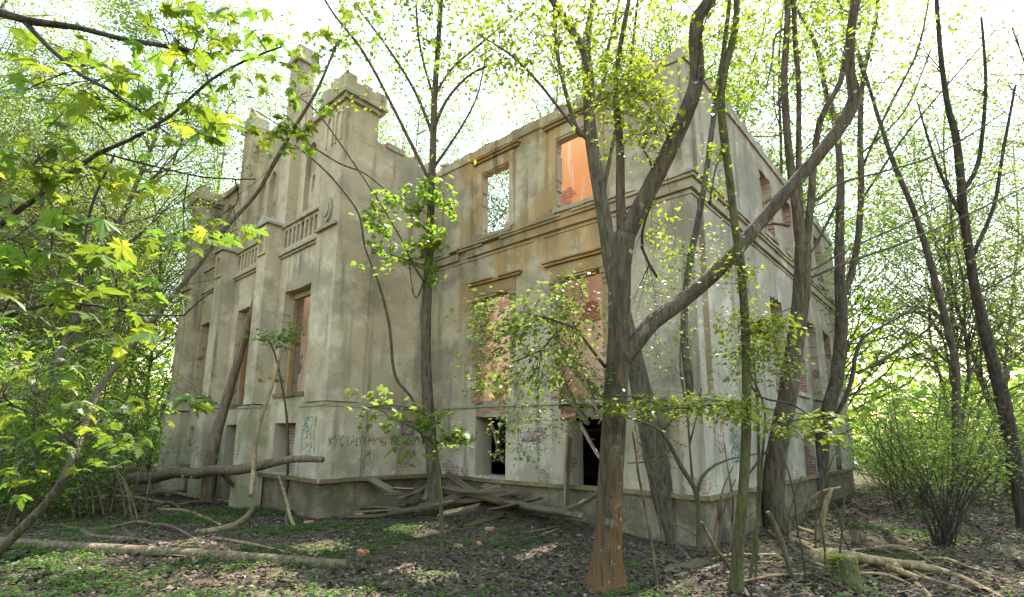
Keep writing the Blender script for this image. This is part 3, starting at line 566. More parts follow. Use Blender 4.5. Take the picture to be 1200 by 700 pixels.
def graffiti(pl, q, text, s0, z0, h, wdt, mat, vertical=False, pitch=.82, jit=.05, name='graffiti'):
    s, z = s0, z0; rr = random.Random(len(text)*7+int(abs(s0)*10))
    for ch in text:
        mb = MB()
        j1, j2 = rr.uniform(-jit, jit), rr.uniform(-jit, jit); hh = h*rr.uniform(.9, 1.1)
        for st in GL.get(ch, []):
            for (a, b), (c, d) in zip(st[:-1], st[1:]):
                if vertical: A = (s-b*hh, z+a*h+j2*h); B = (s-d*hh, z+c*h+j2*h)
                else: A = (s+(a+j1*.3)*h*.9, z+(b+j2)*hh); B = (s+(c+j1*.3)*h*.9, z+(d+j2)*hh)
                dx, dz = B[0]-A[0], B[1]-A[1]; l = math.hypot(dx, dz)+1e-6; ox, oz = -dz/l*wdt/2, dx/l*wdt/2; ex, ez = dx/l*wdt*.3, dz/l*wdt*.3
                q += .00003
                mb.quad(pl.p(A[0]-ex+ox, A[1]-ez+oz, q), pl.p(A[0]-ex-ox, A[1]-ez-oz, q), pl.p(B[0]+ex-ox, B[1]+ez-oz, q), pl.p(B[0]+ex+ox, B[1]+ez+oz, q))
        if mb.v: part(mb, 'painted_letter', mat)
        if vertical: z += h*pitch
        else: s += h*pitch*rr.uniform(.92, 1.08)
graffiti(SIDE, .055+.058, 'КУСТАЙ', -P-.0, 1.52, .21, .030, M['ink_black'], pitch=.76) if False else None
graffiti(Plane((-W+.11, 0, 0), (0, 1, 0), (1, 0, 0)), .006, 'КУСТАЙ', -3.20, 1.47, .22, .026, M['ink_black'], pitch=.68)
graffiti(SIDE, .006, 'ПНЧКУБТОЗЕ', -2.26, 1.48, .20, .028, M['ink_black'], pitch=.62); graffiti(SIDE, .006, 'КОДНЫЙ', -.98, 1.47, .21, .026, M['ink_black'], pitch=.70)
graffiti(SIDE, .006, 'МЧI У 7-К9', -2.1, 1.13, .21, .026, M['ink_black'], pitch=.78)
graffiti(RIGHT, .006, 'U', 10.45, 5.62, .22, .03, M['ink_black']); graffiti(RIGHT, .006, 'U', 10.5, 5.27, .22, .03, M['ink_black']); graffiti(RIGHT, .006, 'U', 10.55, 4.92, .22, .03, M['ink_black'])
graffiti(MAIN, .006, 'МВ', -2.05, 1.62, .26, .035, M['ink_black'], pitch=.9)
graffiti(MAIN, .006, 'КНУАС', -4.72, 2.08, .22, .026, M['ink_red'], pitch=.7); graffiti(MAIN, .006, 'ННIIНIН', -4.6, 1.36, .16, .018, M['ink_black'], pitch=.8)
def scribble(pl, q, s0, s1, z0, z1, n, wdt, mat, seed):
    rr = random.Random(seed); mb = MB()
    for k in range(n):
        a = (rr.uniform(s0, s1), rr.uniform(z0, z1)); t = rr.uniform(0, 6.28); q += .00004
        for i in range(5):
            t += rr.uniform(-1.3, 1.3); b = (min(max(a[0]+math.cos(t)*.09, s0), s1), min(max(a[1]+math.sin(t)*.13, z0), z1)); dx, dz = b[0]-a[0], b[1]-a[1]; l = math.hypot(dx, dz)+1e-6; ox, oz = -dz/l*wdt/2, dx/l*wdt/2
            mb.quad(pl.p(a[0]+ox, a[1]+oz, q), pl.p(a[0]-ox, a[1]-oz, q), pl.p(b[0]-ox, b[1]-oz, q), pl.p(b[0]+ox, b[1]+oz, q)); a = b
    part(mb, 'graffiti', mat)
scribble(FRONT, .137, -8.75, -8.10, 1.15, 2.15, 42, .03, M['ink_teal'], 1)
scribble(SIDE, .006, -1.02, -.62, 1.75, 2.12, 60, .05, M['ink_magenta'], 2)
scribble(MAIN, .006, -4.6, -3.75, 1.62, 1.86, 45, .045, M['ink_magenta'], 3)
scribble(RIGHT, .006, 1.35, 2.3, 1.25, 1.95, 60, .045, M['ink_teal'], 4); scribble(RIGHT, .006, .5, 1.0, 1.45, 2.05, 22, .03, M['ink_red'], 5); scribble(RIGHT, .006, .6, 1.1, 1.6, 1.95, 16, .035, M['ink_white'], 6)
scribble(MAIN, .006, -1.45, -.25, 1.15, 2.05, 40, .022, M['ink_red'], 7)
graffiti(Plane((0, -P-.54, 0), (1, 0, 0), (0, -1, 0)), .006, 'IНОNСВ'.replace('N', 'П'), -11.45, 1.05, .17, .025, M['ink_red'], vertical=True, pitch=.78)
# ------------------------------------------------------------------ trees
random.seed(11); rng = np.random.default_rng(11)
def growth(mb, p, d, L, r, lev, tips, up=.15, kids=3, wob=.35, n=4):
    """a twig that bends, tapers and forks; leaf positions collect in tips"""
    steps = max(3, int(L/.16)) if lev else max(3, int(L/.10)); steps = min(steps, 9)
    pts, rad = [p.copy()], [r]; d = d.normalized()
    for k in range(steps):
        d = (d + Vector((random.gauss(0, wob), random.gauss(0, wob), random.gauss(0, wob)+up))*.45).normalized()
        p = p + d*(L/steps); pts.append(p.copy()); rad.append(r*(1-.75*(k+1)/steps))
        if lev and k and random.random() < kids/steps*1.3:
            s = d.orthogonal(); s.rotate(Matrix.Rotation(random.uniform(0, 6.28), 3, d)); dd = (d*.7 + s*.75); growth(mb, p.copy(), dd, L*random.uniform(.45, .7), rad[-1]*.7, lev-1, tips, up, kids, wob, 3)
        if lev == 0: tips.append((p.copy(), d.copy()))
    if lev: tips.append((p.copy(), d.copy()))
    mb.tube(pts, rad, n, cap=False)
WS = 1.0
def px_path(pts, d0):
    out = []
    for q in pts:
        d = d0+(q[3] if len(q) > 3 else 0); out.append((at(q[0], q[1], d), q[2]*.82*WS/2*d/FPX))
    return out
def leafy(name, tips, size, per, mat, parent, tm, spread=.10, droop=.35, updown=.5):
    P_, D_ = [], []
    for p, d in tips:
        for k in range(per):
            P_.append((p.x+random.gauss(0, spread), p.y+random.gauss(0, spread), p.z+random.gauss(0, spread*.7))); D_.append((d.x+random.gauss(0, .6), d.y+random.gauss(0, .6), d.z*.4))
    if not P_: return None
    return bulk(name, tm, P_, rng.uniform(.65, 1.15, len(P_))*size, mat, parent, updown, droop, D_)
def spray_tips(mb, start, c, rx, ry, n, d, rd=.35, r=.005, lev=0, steps=4):
    """a main twig through the ellipse of pixels about c, thin side twigs off it; returns leaf tips"""
    tips = []; cc = at(c[0], c[1], d); ax = (cc-start); L = ax.length; nm = max(1, n//7); subs = []
    for k in range(nm):
        a, q = random.uniform(0, 6.28), random.uniform(.5, 1); e = at(c[0]+rx*q*math.cos(a), c[1]+ry*q*math.sin(a), d+random.uniform(-rd, rd)*.8)
        if L > 2.5: mid = cc+Vector((random.gauss(0, .1),)*3); s0 = cc.lerp(e, -.7)
        else: s0 = start; mid = s0.lerp(e, .5)+Vector((random.gauss(0, .05), random.gauss(0, .05), random.gauss(.05, .05)))
        S = spline([(s0, r), (mid, r*.6), (e, r*.25)], .08); subs.append(S); mb.tube([p for p, _ in S], [q_ for _, q_ in S], 3, cap=False)
    for k in range(n):
        a, q = random.uniform(0, 6.28), math.sqrt(random.random()); e = at(c[0]+rx*q*math.cos(a), c[1]+ry*q*math.sin(a), d+random.uniform(-rd, rd)*.8)
        S = random.choice(subs); s0 = min((S[random.randrange(len(S))][0] for _ in range(5)), key=lambda p: (p-e).length); v = e-s0
        if v.length > .45: s0 = e-v*(.45/v.length); v = e-s0
        pts = [s0+v*(j/3)+(Vector((random.gauss(0, .02), random.gauss(0, .02), random.gauss(0, .02))) if 0 < j < 3 else Vector()) for j in range(4)]
        mb.tube(pts, [.0024, .002, .0016, .0012], 3, cap=False)
        for j in range(steps): tips.append((s0+v*(1-.24*j), v.normalized()))
    return tips
def traced_tree(name, label, base, paths, mat, sprays=(), auto=None, cat='tree', group=None, d0=None, n=10, bump=.10, flare=0, leafmat='leaf_green', leafsize=.07, ws=1.0):
    global WS
    WS = ws
    """paths: lists of (u, v, width[, extra depth]) read off the photograph, the first one being the trunk; depth follows from where it stands"""
    g = ground(*base) if d0 is None else at(base[0], base[1], d0)
    dd = depth(g) if d0 is None else d0
    root = empty(name, (g.x, g.y, gz(g.x, g.y)), label, cat, group)
    ends = []
    for i, pth in enumerate(paths):
        P_ = px_path(pth, dd)
        if i == 0 and d0 is not None: q_ = P_[0][0]; P_.insert(0, (Vector((q_.x+.02, q_.y, gz(q_.x, q_.y)-.2)), P_[0][1]*1.15))
        if i == 0 and d0 is None: P_[0] = (Vector((g.x, g.y, g.z-.15)), P_[0][1])
        S = spline(P_, .12 if i == 0 else .15); mb = MB(); big = P_[0][1] > .02
        nn = n if i == 0 else (max(5, n-2) if big else 4)
        mb.tube([p for p, r in S], [r for p, r in S], nn, bump if big else .04, flare=flare if i == 0 else None)
        o = mb.build('trunk' if i == 0 else ('limb' if big else 'branch'), M[mat] if big or i == 0 else M['bark_dark'], root, True)
        ends.append(S)
    for sp in sprays:
        (src, c, rx, ry, nt_, mt_, sz, per, tm) = sp[:9]; dz = sp[9] if len(sp) > 9 else 0
        S = ends[src[0]]; st = S[min(len(S)-1, int(src[1]*(len(S)-1)))][0] if len(src) == 2 else at(src[0], src[1], dd+src[2])
        mb = MB(); tips = spray_tips(mb, st, c, rx, ry, nt_, dd+dz)
        mb.build('branch', M['bark_dark'], root); leafy('crown', tips, sz, per, M[mt_], root, tm)
    if auto:
        mb = MB(); tips = []
        for (i, f0, f1, cnt, L, r, lev) in auto:
            S = ends[i]
            for k in range(cnt):
                j = int((f0+(f1-f0)*random.random())*(len(S)-1)); j = min(j, len(S)-2); t = (S[j+1][0]-S[j][0]).normalized(); s = t.orthogonal(); s.rotate(Matrix.Rotation(random.uniform(0, 6.28), 3, t))
                growth(mb, S[j][0], s*.8+t*.5+Vector((0, 0, .2)), L*random.uniform(.6, 1.2), min(r, S[j][1]*.6), lev, tips)
        b = mb.build('branches' if False else 'branch', M['bark_dark'], root); b['kind'] = 'stuff'
        tips = [t for t in tips if random.random() < .8]; leafy('crown', tips, leafsize*1.1, 1, M[leafmat], root, T_S, .08)
    WS = 1.0
    return root
CAN = 'leaf_canopy'; Y, G_, PL, MPL, BU = 'leaf_yellow', 'leaf_green', 'leaf_pale', 'leaf_maple', 'leaf_bush'
# T1: the big forked tree in front of the house corner
traced_tree('forked_tree', 'large reddish brown tree in front with a long limb reaching up to the right', (711, 690),
  [[(711, 692, 52), (712, 660, 40), (714, 600, 36), (718, 520, 33), (722, 450, 32), (725, 400, 30), (726, 340, 29), (728, 300, 30), (732, 275, 31)],
   [(722, 432, 24), (745, 402, 24), (765, 378, 22), (800, 352, 21, .1), (840, 318, 20, .15), (870, 285, 19, .2), (900, 250, 18, .25), (935, 210, 17, .3), (965, 175, 17, .3), (990, 140, 18, .35), (1002, 113, 17, .35), (997, 90, 12, .35), (996, 50, 11, .35), (1002, 0, 11, .35), (1008, -70, 9, .3)],
   [(731, 280, 28), (744, 255, 24), (765, 215, 23), (785, 175, 22), (805, 130, 21), (817, 90, 19), (815, 50, 18), (818, 20, 18), (832, 0, 17), (850, -70, 14)],
   [(729, 280, 14), (727, 230, 13), (727, 190, 12), (725, 150, 10), (721, 110, 8), (726, 60, 7), (737, 0, 6), (742, -50, 4)],
   [(709, 430, 5), (690, 405, 4, -.2), (675, 385, 3, -.3), (662, 380, 3, -.4), (635, 371, 2.5, -.5)],
   [(664, 381, 3, -.4), (650, 392, 2.5, -.5), (635, 410, 2, -.5), (600, 425, 2, -.6)],
   [(770, 325, 4), (752, 290, 4), (757, 255, 4), (768, 225, 3), (762, 190, 3), (748, 165, 2)]],
  'bark_red', ws=1.06, n=16, bump=.06, flare=5,
  sprays=[((2, .35), (745, 130), 46, 64, 60, Y, .085, 2, T_S, -.2), ((2, .4), (715, 90), 44, 60, 50, Y, .085, 2, T_S, -.2), ((3, .6), (760, 85), 30, 40, 22, Y, .07, 2, T_S, -.1), ((6, .9), (770, 130), 22, 35, 18, Y, .085, 2, T_S, -.2), ((3, .8), (690, 30), 70, 36, 50, Y, .08, 2, T_S, .2),
          ((2, .2), (778, 262), 22, 26, 12, Y, .07, 2, T_S, -.25), ((2, .3), (790, 300), 12, 22, 7, Y, .07, 2, T_S, -.25),
          ((4, .95), (610, 370), 72, 45, 44, PL, .095, 3, T_S, -.5), ((5, .6), (600, 420), 68, 48, 40, PL, .09, 3, T_S, -.5), ((4, .5), (675, 370), 36, 60, 36, PL, .08, 3, T_S, -.4), ((5, .3), (660, 455), 55, 45, 40, PL, .075, 3, T_S, -.3), ((5, .5), (630, 510), 60, 40, 26, PL, .065, 3, T_S, -.3),
          ((6, .1), (780, 380), 60, 60, 30, PL, .055, 3, T_S, .5), ((6, .3), (790, 320), 50, 45, 20, PL, .05, 2, T_S, .5), ((1, .35), (860, 345), 34, 30, 18, Y, .07, 2, T_S, -.1), ((1, .4), (835, 285), 25, 20, 8, Y, .06, 2, T_S, 0)],
  auto=[(3, .4, 1, 10, .9, .007, 2), (2, .55, 1, 14, 1.1, .009, 2), (1, .7, 1, 18, 1.3, .008, 2)], leafmat=CAN, leafsize=.085)
# T2: thick grey tree behind it
traced_tree('leaning_tree', 'thick grey brown tree leaning left, standing close to the house corner behind the forked tree', (797, 634),
  [[(797, 636, 68), (786, 605, 54), (770, 545, 47), (757, 480, 42), (745, 430, 37), (728, 360, 33), (716, 310, 30), (709, 260, 28), (700, 210, 27), (692, 150, 26), (690, 100, 24), (687, 60, 20), (690, 30, 13), (695, 0, 11), (698, -60, 9)],
   [(689, 70, 18), (676, 45, 16), (660, 20, 15), (640, -15, 13), (630, -60, 11)], [(693, 165, 10), (676, 150, 9), (662, 105, 8), (653, 60, 8), (650, 15, 8), (645, -40, 6)],
   [(682, 160, 8), (672, 148, 7), (648, 118, 6), (625, 90, 5), (595, 62, 4), (560, 40, 3)], [(696, 130, 9), (706, 100, 8), (712, 60, 7), (722, 20, 6), (730, -30, 5)], [(705, 240, 9), (712, 200, 8), (722, 150, 7), (735, 100, 6), (744, 30, 5), (750, -30, 4)]],
  'bark_mid', ws=0.72, n=14, bump=.06, flare=6, sprays=[((2, .6), (640, 60), 60, 50, 40, Y, .10, 2, T_S, .3), ((3, .6), (600, 60), 50, 50, 30, PL, .10, 2, T_S, .3), ((4, .5), (680, 90), 30, 40, 18, Y, .09, 2, T_S, -.3), ((0, .5), (715, 380), 22, 30, 8, PL, .08, 2, T_S, -.4)],
  auto=[(1, .4, 1, 14, 1.5, .01, 2), (2, .4, 1, 14, 1.5, .01, 2), (3, .3, 1, 12, 1.2, .008, 2), (4, .3, 1, 10, 1.2, .008, 2), (5, .4, 1, 8, 1.2, .008, 2)], leafmat=CAN, leafsize=.11)
# T3: slim tree at the inner corner
traced_tree('slim_maple', 'slim straight young maple standing at the inner corner of the house', (511, 590),
  [[(511, 592, 30), (509, 560, 25), (506, 530, 22), (502, 480, 20), (499, 420, 18), (500, 360, 17), (503, 300, 15), (505, 250, 14), (507, 190, 12), (509, 120, 11), (513, 60, 9), (517, 0, 8), (521, -50, 6)],
   [(507, 218, 7), (480, 165, 6), (455, 115, 5), (425, 60, 5), (390, 15, 4), (370, -20, 3)], [(508, 160, 6), (485, 105, 5), (450, 50, 4), (415, 5, 3)], [(510, 120, 5), (498, 80, 4), (490, 40, 4), (487, -10, 3)], [(509, 150, 6), (525, 115, 5), (555, 85, 4), (590, 73, 3)], [(511, 110, 5), (530, 80, 4), (565, 50, 4), (600, 20, 3)], [(506, 200, 6), (540, 150, 4), (560, 110, 3), (570, 60, 3)],
   [(497, 520, 5, .1), (484, 470, 5, .1), (463, 440, 5, .1), (456, 380, 5, .1), (443, 330, 4, .1), (428, 290, 4, .1), (420, 250, 4, .1), (395, 215, 4, .1), (370, 190, 3, .1), (345, 170, 2.5, .1)],
   [(497, 330, 4, -.2), (484, 310, 3.5, -.2), (470, 280, 3, -.2), (440, 230, 3, -.2), (400, 170, 3, -.2), (370, 130, 3, -.2), (345, 110, 2, -.2)], [(500, 320, 4, -.1), (488, 350, 3, -.1), (482, 330, 2, -.1), (478, 280, 2, -.1)],
   [(500, 270, 4), (470, 240, 3), (430, 205, 3), (395, 190, 3), (340, 155, 2.5), (300, 130, 2)]],
  'bark_brown', ws=0.85, n=10, bump=.05, flare=5,
  sprays=[((8, .15), (478, 262), 58, 46, 34, G_, .15, 2, T_M, -.4), ((0, .62), (508, 240), 30, 48, 20, G_, .14, 2, T_M, -.5), ((8, .25), (440, 245), 22, 14, 8, Y, .15, 1, T_M, -.4), ((9, .4), (445, 308), 34, 14, 10, G_, .14, 1, T_M, -.3), ((9, .4), (480, 300), 30, 18, 9, G_, .14, 1, T_M, -.3), ((0, .55), (505, 290), 25, 8, 5, Y, .16, 2, T_M, -.5), ((0, .5), (508, 322), 16, 8, 3, G_, .15, 2, T_M, -.5)],
  auto=[(0, .68, 1, 26, 1.9, .009, 2), (1, .3, 1, 16, 1.5, .007, 2), (2, .2, 1, 14, 1.4, .007, 2), (3, .2, 1, 12, 1.3, .006, 2), (4, .3, 1, 12, 1.3, .006, 2), (5, .3, 1, 14, 1.3, .006, 2), (6, .2, 1, 12, 1.2, .006, 2)], leafmat=CAN, leafsize=.125)
# sapling in front of it with drooping leaf sprays
traced_tree('maple_sapling', 'thin maple sapling with drooping tiers of leaves in front of the grey wall', (519, 655),
  [[(519, 655, 7), (517, 600, 6), (514, 560, 5), (511, 520, 4), (505, 490, 3), (498, 470, 2)], [(512, 525, 3), (490, 505, 2.5), (470, 495, 2), (445, 480, 2)], [(511, 520, 3), (530, 512, 2), (548, 515, 2)], [(505, 490, 2.5), (480, 478, 2), (450, 475, 2), (425, 480, 1.5)]],
  'bark_green', n=6, bump=.03, sprays=[((0, .9), (495, 490), 34, 24, 12, PL, .13, 2, T_M, 0), ((1, .9), (445, 484), 26, 26, 6, PL, .14, 2, T_M, -.1), ((2, .9), (540, 512), 26, 10, 8, PL, .14, 2, T_M, -.1), ((1, .6), (495, 532), 40, 14, 6, PL, .13, 1, T_M, -.1), ((3, .9), (432, 462), 26, 10, 4, PL, .12, 1, T_M, 0)])
# T4
traced_tree('slender_tree', 'slender bare olive green trunk standing right of the forked tree', (861, 694),
  [[(860, 697, 22), (865, 640, 17), (870, 590, 15), (874, 520, 14), (875, 450, 13), (874, 400, 12), (870, 330, 12), (862, 270, 11), (855, 210, 11), (849, 165, 12), (845, 120, 11), (850, 80, 10), (858, 50, 10), (863, 20, 9), (862, -60, 8)], [(849, 170, 7), (842, 120, 6), (848, 60, 6), (855, 0, 5)],
   [(874, 560, 4), (905, 520, 3, .2), (925, 495, 3, .2), (960, 490, 2, .3), (1000, 492, 2, .4)], [(874, 480, 4), (840, 475, 3, -.2), (790, 478, 3, -.4), (740, 465, 2.5, -.5), (705, 464, 2, -.5)], [(874, 400, 3), (885, 380, 2.5), (905, 370, 2), (930, 360, 2)], [(874, 440, 4), (890, 465, 3, .2), (930, 475, 3, .3), (965, 500, 2, .3)]],
  'bark_green', n=10, bump=.05, flare=3, sprays=[((3, .5), (790, 478), 92, 12, 56, Y, .075, 3, T_S, -.45), ((3, .2), (860, 484), 40, 12, 24, Y, .08, 3, T_S, -.3), ((5, .5), (920, 496), 50, 12, 22, Y, .08, 3, T_S, .1), ((2, .9), (975, 500), 40, 14, 9, Y, .11, 2, T_M, .2), ((4, .6), (890, 385), 48, 28, 34, Y, .095, 3, T_S, 0), ((4, .3), (880, 430), 58, 30, 34, PL, .085, 3, T_S, 0), ((0, .55), (865, 320), 32, 18, 14, Y, .085, 2, T_S, -.1), ((0, .7), (838, 190), 16, 22, 9, Y, .08, 2, T_S, 0), ((0, .8), (850, 110), 18, 26, 10, Y, .08, 2, T_S, 0), ((0, .85), (845, 40), 26, 26, 12, Y, .08, 2, T_S, 0)])
# T5, T6 by the side wall
traced_tree('triple_tree', 'brown tree beside the pale side wall that splits into three upright trunks', (912, 618),
  [[(912, 622, 44), (906, 585, 36), (909, 540, 33), (916, 500, 31), (923, 465, 30), (928, 430, 28), (935, 380, 27), (940, 330, 26), (941, 288, 25)], [(939, 292, 17), (933, 245, 14), (927, 200, 13), (922, 150, 12), (919, 90, 11), (922, 40, 10), (923, 0, 10), (922, -60, 8)], [(941, 290, 13), (937, 235, 10), (936, 175, 9), (936, 100, 8), (932, 50, 8), (930, 0, 8), (928, -50, 7)], [(944, 290, 14), (950, 240, 12), (954, 190, 11), (962, 140, 10), (985, 95, 9), (992, 55, 8), (1005, 10, 6), (1012, -40, 5)],
   [(948, 326, 5), (1000, 305, 4), (1050, 288, 4), (1120, 258, 3), (1200, 220, 2.5)], [(948, 318, 4), (1010, 285, 3), (1070, 258, 3), (1130, 225, 2), (1190, 200, 2)], [(925, 265, 6), (905, 262, 5), (880, 270, 3)], [(950, 240, 5), (985, 215, 4), (1040, 200, 3), (1100, 180, 3), (1180, 130, 2)], [(925, 480, 5), (915, 430, 4, -.2), (903, 385, 4, -.2), (893, 378, 3, -.2), (880, 400, 3, -.3)], [(933, 30, 5), (910, 40, 4), (905, 70, 3), (897, 110, 2)]],
  'bark_brown', ws=0.86, n=14, bump=.06, flare=4, auto=[(1, .4, 1, 14, 1.7, .009, 2), (2, .4, 1, 14, 1.7, .009, 2), (3, .3, 1, 16, 1.7, .009, 2), (7, .2, 1, 6, 1.4, .007, 1), (4, .3, 1, 5, 1.2, .006, 1)], leafmat=CAN, leafsize=.115, sprays=[((3, .6), (985, 120), 40, 50, 9, Y, .10, 1, T_S, 0), ((8, .9), (890, 410), 35, 22, 16, PL, .08, 3, T_S, -.3)])
traced_tree('crooked_tree', 'dark crooked tree at the far end of the pale side wall', (958, 592),
  [[(958, 596, 32), (960, 560, 27), (964, 520, 25), (970, 482, 24), (980, 445, 23), (985, 400, 22), (986, 360, 21), (984, 320, 18), (984, 260, 15), (985, 210, 13), (980, 150, 11), (968, 110, 9), (958, 60, 8), (945, 30, 7), (930, 5, 6)], [(986, 352, 13), (998, 320, 12), (1006, 275, 11), (1009, 220, 11), (1008, 150, 10), (1012, 90, 8), (1025, 30, 7), (1032, -30, 6)],
   [(966, 505, 10), (985, 478, 8), (998, 445, 8), (1003, 415, 7), (1012, 395, 6), (1020, 390, 5), (1060, 368, 4), (1090, 345, 3)], [(1005, 438, 6), (1045, 415, 5), (1085, 388, 4), (1100, 370, 4), (1145, 345, 3), (1200, 315, 3)], [(1001, 463, 4), (1030, 460, 3), (1045, 452, 2)], [(985, 402, 4), (1010, 402, 3), (1050, 390, 3), (1075, 360, 2)], [(975, 515, 5), (1000, 502, 3)], [(985, 230, 6), (960, 280, 5), (948, 300, 3)], [(1009, 200, 5), (1040, 130, 5), (1075, 60, 4), (1090, -10, 3)], [(1006, 240, 5), (1060, 160, 4), (1110, 100, 3), (1180, 20, 2)], [(1010, 180, 4), (1060, 130, 3), (1090, 60, 3)]],
  'bark_grey', ws=0.76, n=12, bump=.08, flare=3, auto=[(0, .6, 1, 16, 2.0, .011, 2), (1, .3, 1, 18, 2.0, .011, 2), (8, .2, 1, 12, 1.6, .008, 2), (9, .2, 1, 12, 1.6, .008, 2), (3, .3, 1, 4, 1., .007, 1)], leafmat=CAN, leafsize=.13)
# T7 and small growth in front of the corner
traced_tree('thin_leaning_tree', 'thin grey tree leaning left against the house corner', (848, 636),
  [[(848, 640, 23), (840, 595, 16), (826, 545, 14), (815, 495, 13), (808, 450, 12), (802, 400, 11), (803, 350, 9), (808, 310, 9), (818, 260, 9), (825, 220, 8), (832, 170, 8), (840, 110, 8), (848, 60, 7), (855, 0, 6), (860, -60, 5)], [(832, 240, 4), (838, 200, 3), (850, 170, 3)]],
  'bark_grey', n=10, bump=.06, flare=3, sprays=[((0, .6), (815, 325), 26, 30, 12, PL, .09, 2, T_S, -.2), ((0, .75), (832, 215), 10, 12, 6, Y, .09, 2, T_S, -.3), ((0, .7), (848, 230), 12, 12, 6, Y, .09, 2, T_S, -.3)])
traced_tree('mossy_sapling', 'dark mossy sapling with crooked forked stems in front of the house corner', (818, 648),
  [[(818, 650, 8), (819, 610, 7), (815, 575, 7), (800, 550, 7), (787, 525, 6), (775, 505, 5), (762, 498, 4), (732, 488, 3)], [(817, 580, 6), (822, 560, 5), (838, 545, 4), (855, 538, 3), (900, 530, 2.5)], [(812, 570, 4), (808, 520, 3), (805, 480, 3), (797, 430, 2.5), (800, 370, 2)], [(786, 527, 4), (765, 540, 3), (735, 543, 2)], [(775, 507, 3), (788, 492, 3), (800, 488, 2)], [(808, 520, 3), (816, 490, 2), (822, 455, 2)]],
  'bark_green', n=7, bump=.05, sprays=[((2, .6), (775, 400), 50, 50, 16, PL, .055, 2, T_S, .1), ((5, .9), (790, 440), 40, 40, 14, PL, .05, 2, T_S, .1)], cat='sapling')
for k, (lab, b, pth) in enumerate([('pale dead stem standing right of the forked tree trunk', (772, 690), [(772, 690, 5), (764, 640, 5), (755, 590, 4), (748, 555, 4), (745, 530, 3), (741, 505, 3)]), ('thin green stem leaning behind the pale dead stem', (778, 622), [(778, 622, 6), (765, 580, 6), (755, 545, 5), (748, 515, 4), (745, 490, 3)]), ('long thin whip rising beside the olive green trunk', (884, 680), [(884, 680, 4), (888, 600, 4), (889, 540, 4), (888, 480, 4), (884, 430, 3), (882, 395, 3), (893, 378, 2.5), (920, 385, 2)]), ('thin dark whip in front of the brown tree', (876, 684), [(876, 684, 5), (884, 640, 5), (890, 590, 4), (893, 540, 4), (896, 480, 3), (880, 440, 3)]), ('thin upright whip in front of the grey wall of the bay', (429, 588), [(429, 588, 4), (429, 560, 4), (428, 530, 3), (427, 505, 3)]), ('slender stem growing before the basement window of the bay', (336, 600), [(336, 600, 4), (337, 560, 4), (337, 510, 4), (335, 480, 3), (328, 440, 3), (322, 415, 2.5), (315, 400, 2)])]):
    t = traced_tree('bare_stem', lab, b, [pth], 'bark_green' if k != 0 else 'dead', n=6, bump=.02, cat='sapling', sprays=[] if k != 5 else [((0, .97), (320, 395), 34, 12, 9, G_, .11, 2, T_M, 0), ((0, .9), (338, 385), 22, 26, 6, G_, .11, 2, T_M, 0), ((0, .8), (305, 400), 30, 10, 6, G_, .11, 2, T_M, 0), ((0, .7), (322, 440), 14, 6, 2, Y, .11, 2, T_M, 0)])
# ------------------------------------------------------------------ young maple in the left foreground, its big leaves built one by one
LEAFV = []
for k in range(6):
    V_, F_ = tmpl_maple(random.uniform(.25, .6)); V_ = V_.copy(); V_[:, :2] *= rng.uniform(.9, 1.1, (len(V_), 1)); V_[:, 2] += rng.normal(0, .03, len(V_)) - (V_[:, 1]**2)*random.uniform(.05, .45) + V_[:, 0]*V_[:, 1]*random.uniform(-.4, .4)
    me = bpy.data.meshes.new('leaf'); me.from_pydata([tuple(q) for q in V_], [], F_); me.materials.append(M[('leaf_maple', 'leaf_maple', 'leaf_big_green', 'leaf_maple', 'leaf_big_green', 'leaf_big_yellow')[k]]); LEAFV.append(me)
LEAFN = [0]; REST = []
def leaf_object(parent, p, size, hang, facing=None):
    LEAFN[0] += 1; me = random.choice(LEAFV)
    z = Vector((random.gauss(0, .35), random.gauss(0, .35), 1)).normalized(); y = Vector((random.gauss(0, 1), random.gauss(0, 1), -hang+random.gauss(0, .25))); y = (y-z*y.dot(z)).normalized(); x = y.cross(z)
    m = Matrix(((x.x, y.x, z.x, p.x), (x.y, y.y, z.y, p.y), (x.z, y.z, z.z, p.z), (0, 0, 0, 1))) @ Matrix.Scale(size, 4)
    if LEAFN[0] > 300: REST.append((me, m)); return
    o = bpy.data.objects.new('leaf', me); COL.objects.link(o); o.parent = parent; o.matrix_basis = parent.matrix_basis.inverted() @ m; return o
def big_leaf_spray(root, start, c, rx, ry, n, d, px, rd=.35):
    mb = MB(); cc = at(c[0], c[1], d); used = 0
    n = int(n*1.35)
    for k in range(n):
        a, q = random.uniform(0, 6.28), math.sqrt(random.random()); dd = d+random.uniform(-rd, rd); e = at(c[0]+rx*q*math.cos(a), c[1]+ry*q*math.sin(a), dd)
        if k % 4 == 0:
            if k == 0: S = spline([(start, .005), (start.lerp(cc, .6)+Vector((random.gauss(0, .05), random.gauss(0, .05), .05)), .004), (e, .002)], .1); S0 = S
            else: q_ = S0[random.randrange(len(S0)//3, len(S0))][0]; S = spline([(q_, .003), (q_.lerp(e, .5)+Vector((0, 0, .03)), .0025), (e, .002)], .1)
            hub = S; mb.tube([p for p, _ in S], [r_ for _, r_ in S], 3, cap=False)
        h = min((p for p, _ in hub), key=lambda p: (p-e).length); v = e-h
        if v.length > .3: h = e-v*(.3/v.length)
        mb.tube([h, h.lerp(e, .5)+Vector((0, 0, .015)), e], [.0018, .0015, .0012], 3, cap=False)
        leaf_object(root, e, px*.66*dd/FPX*random.uniform(.75, 1.2), .5)
    mb.build('branch', M['bark_dark'], root)
ym = empty('young_maple', (0, 0, 0), 'young maple in the left foreground with large backlit leaves on leaning mossy stems', 'tree')
gb = ground(-20, 660); ym.location = gb
d1 = depth(gb)
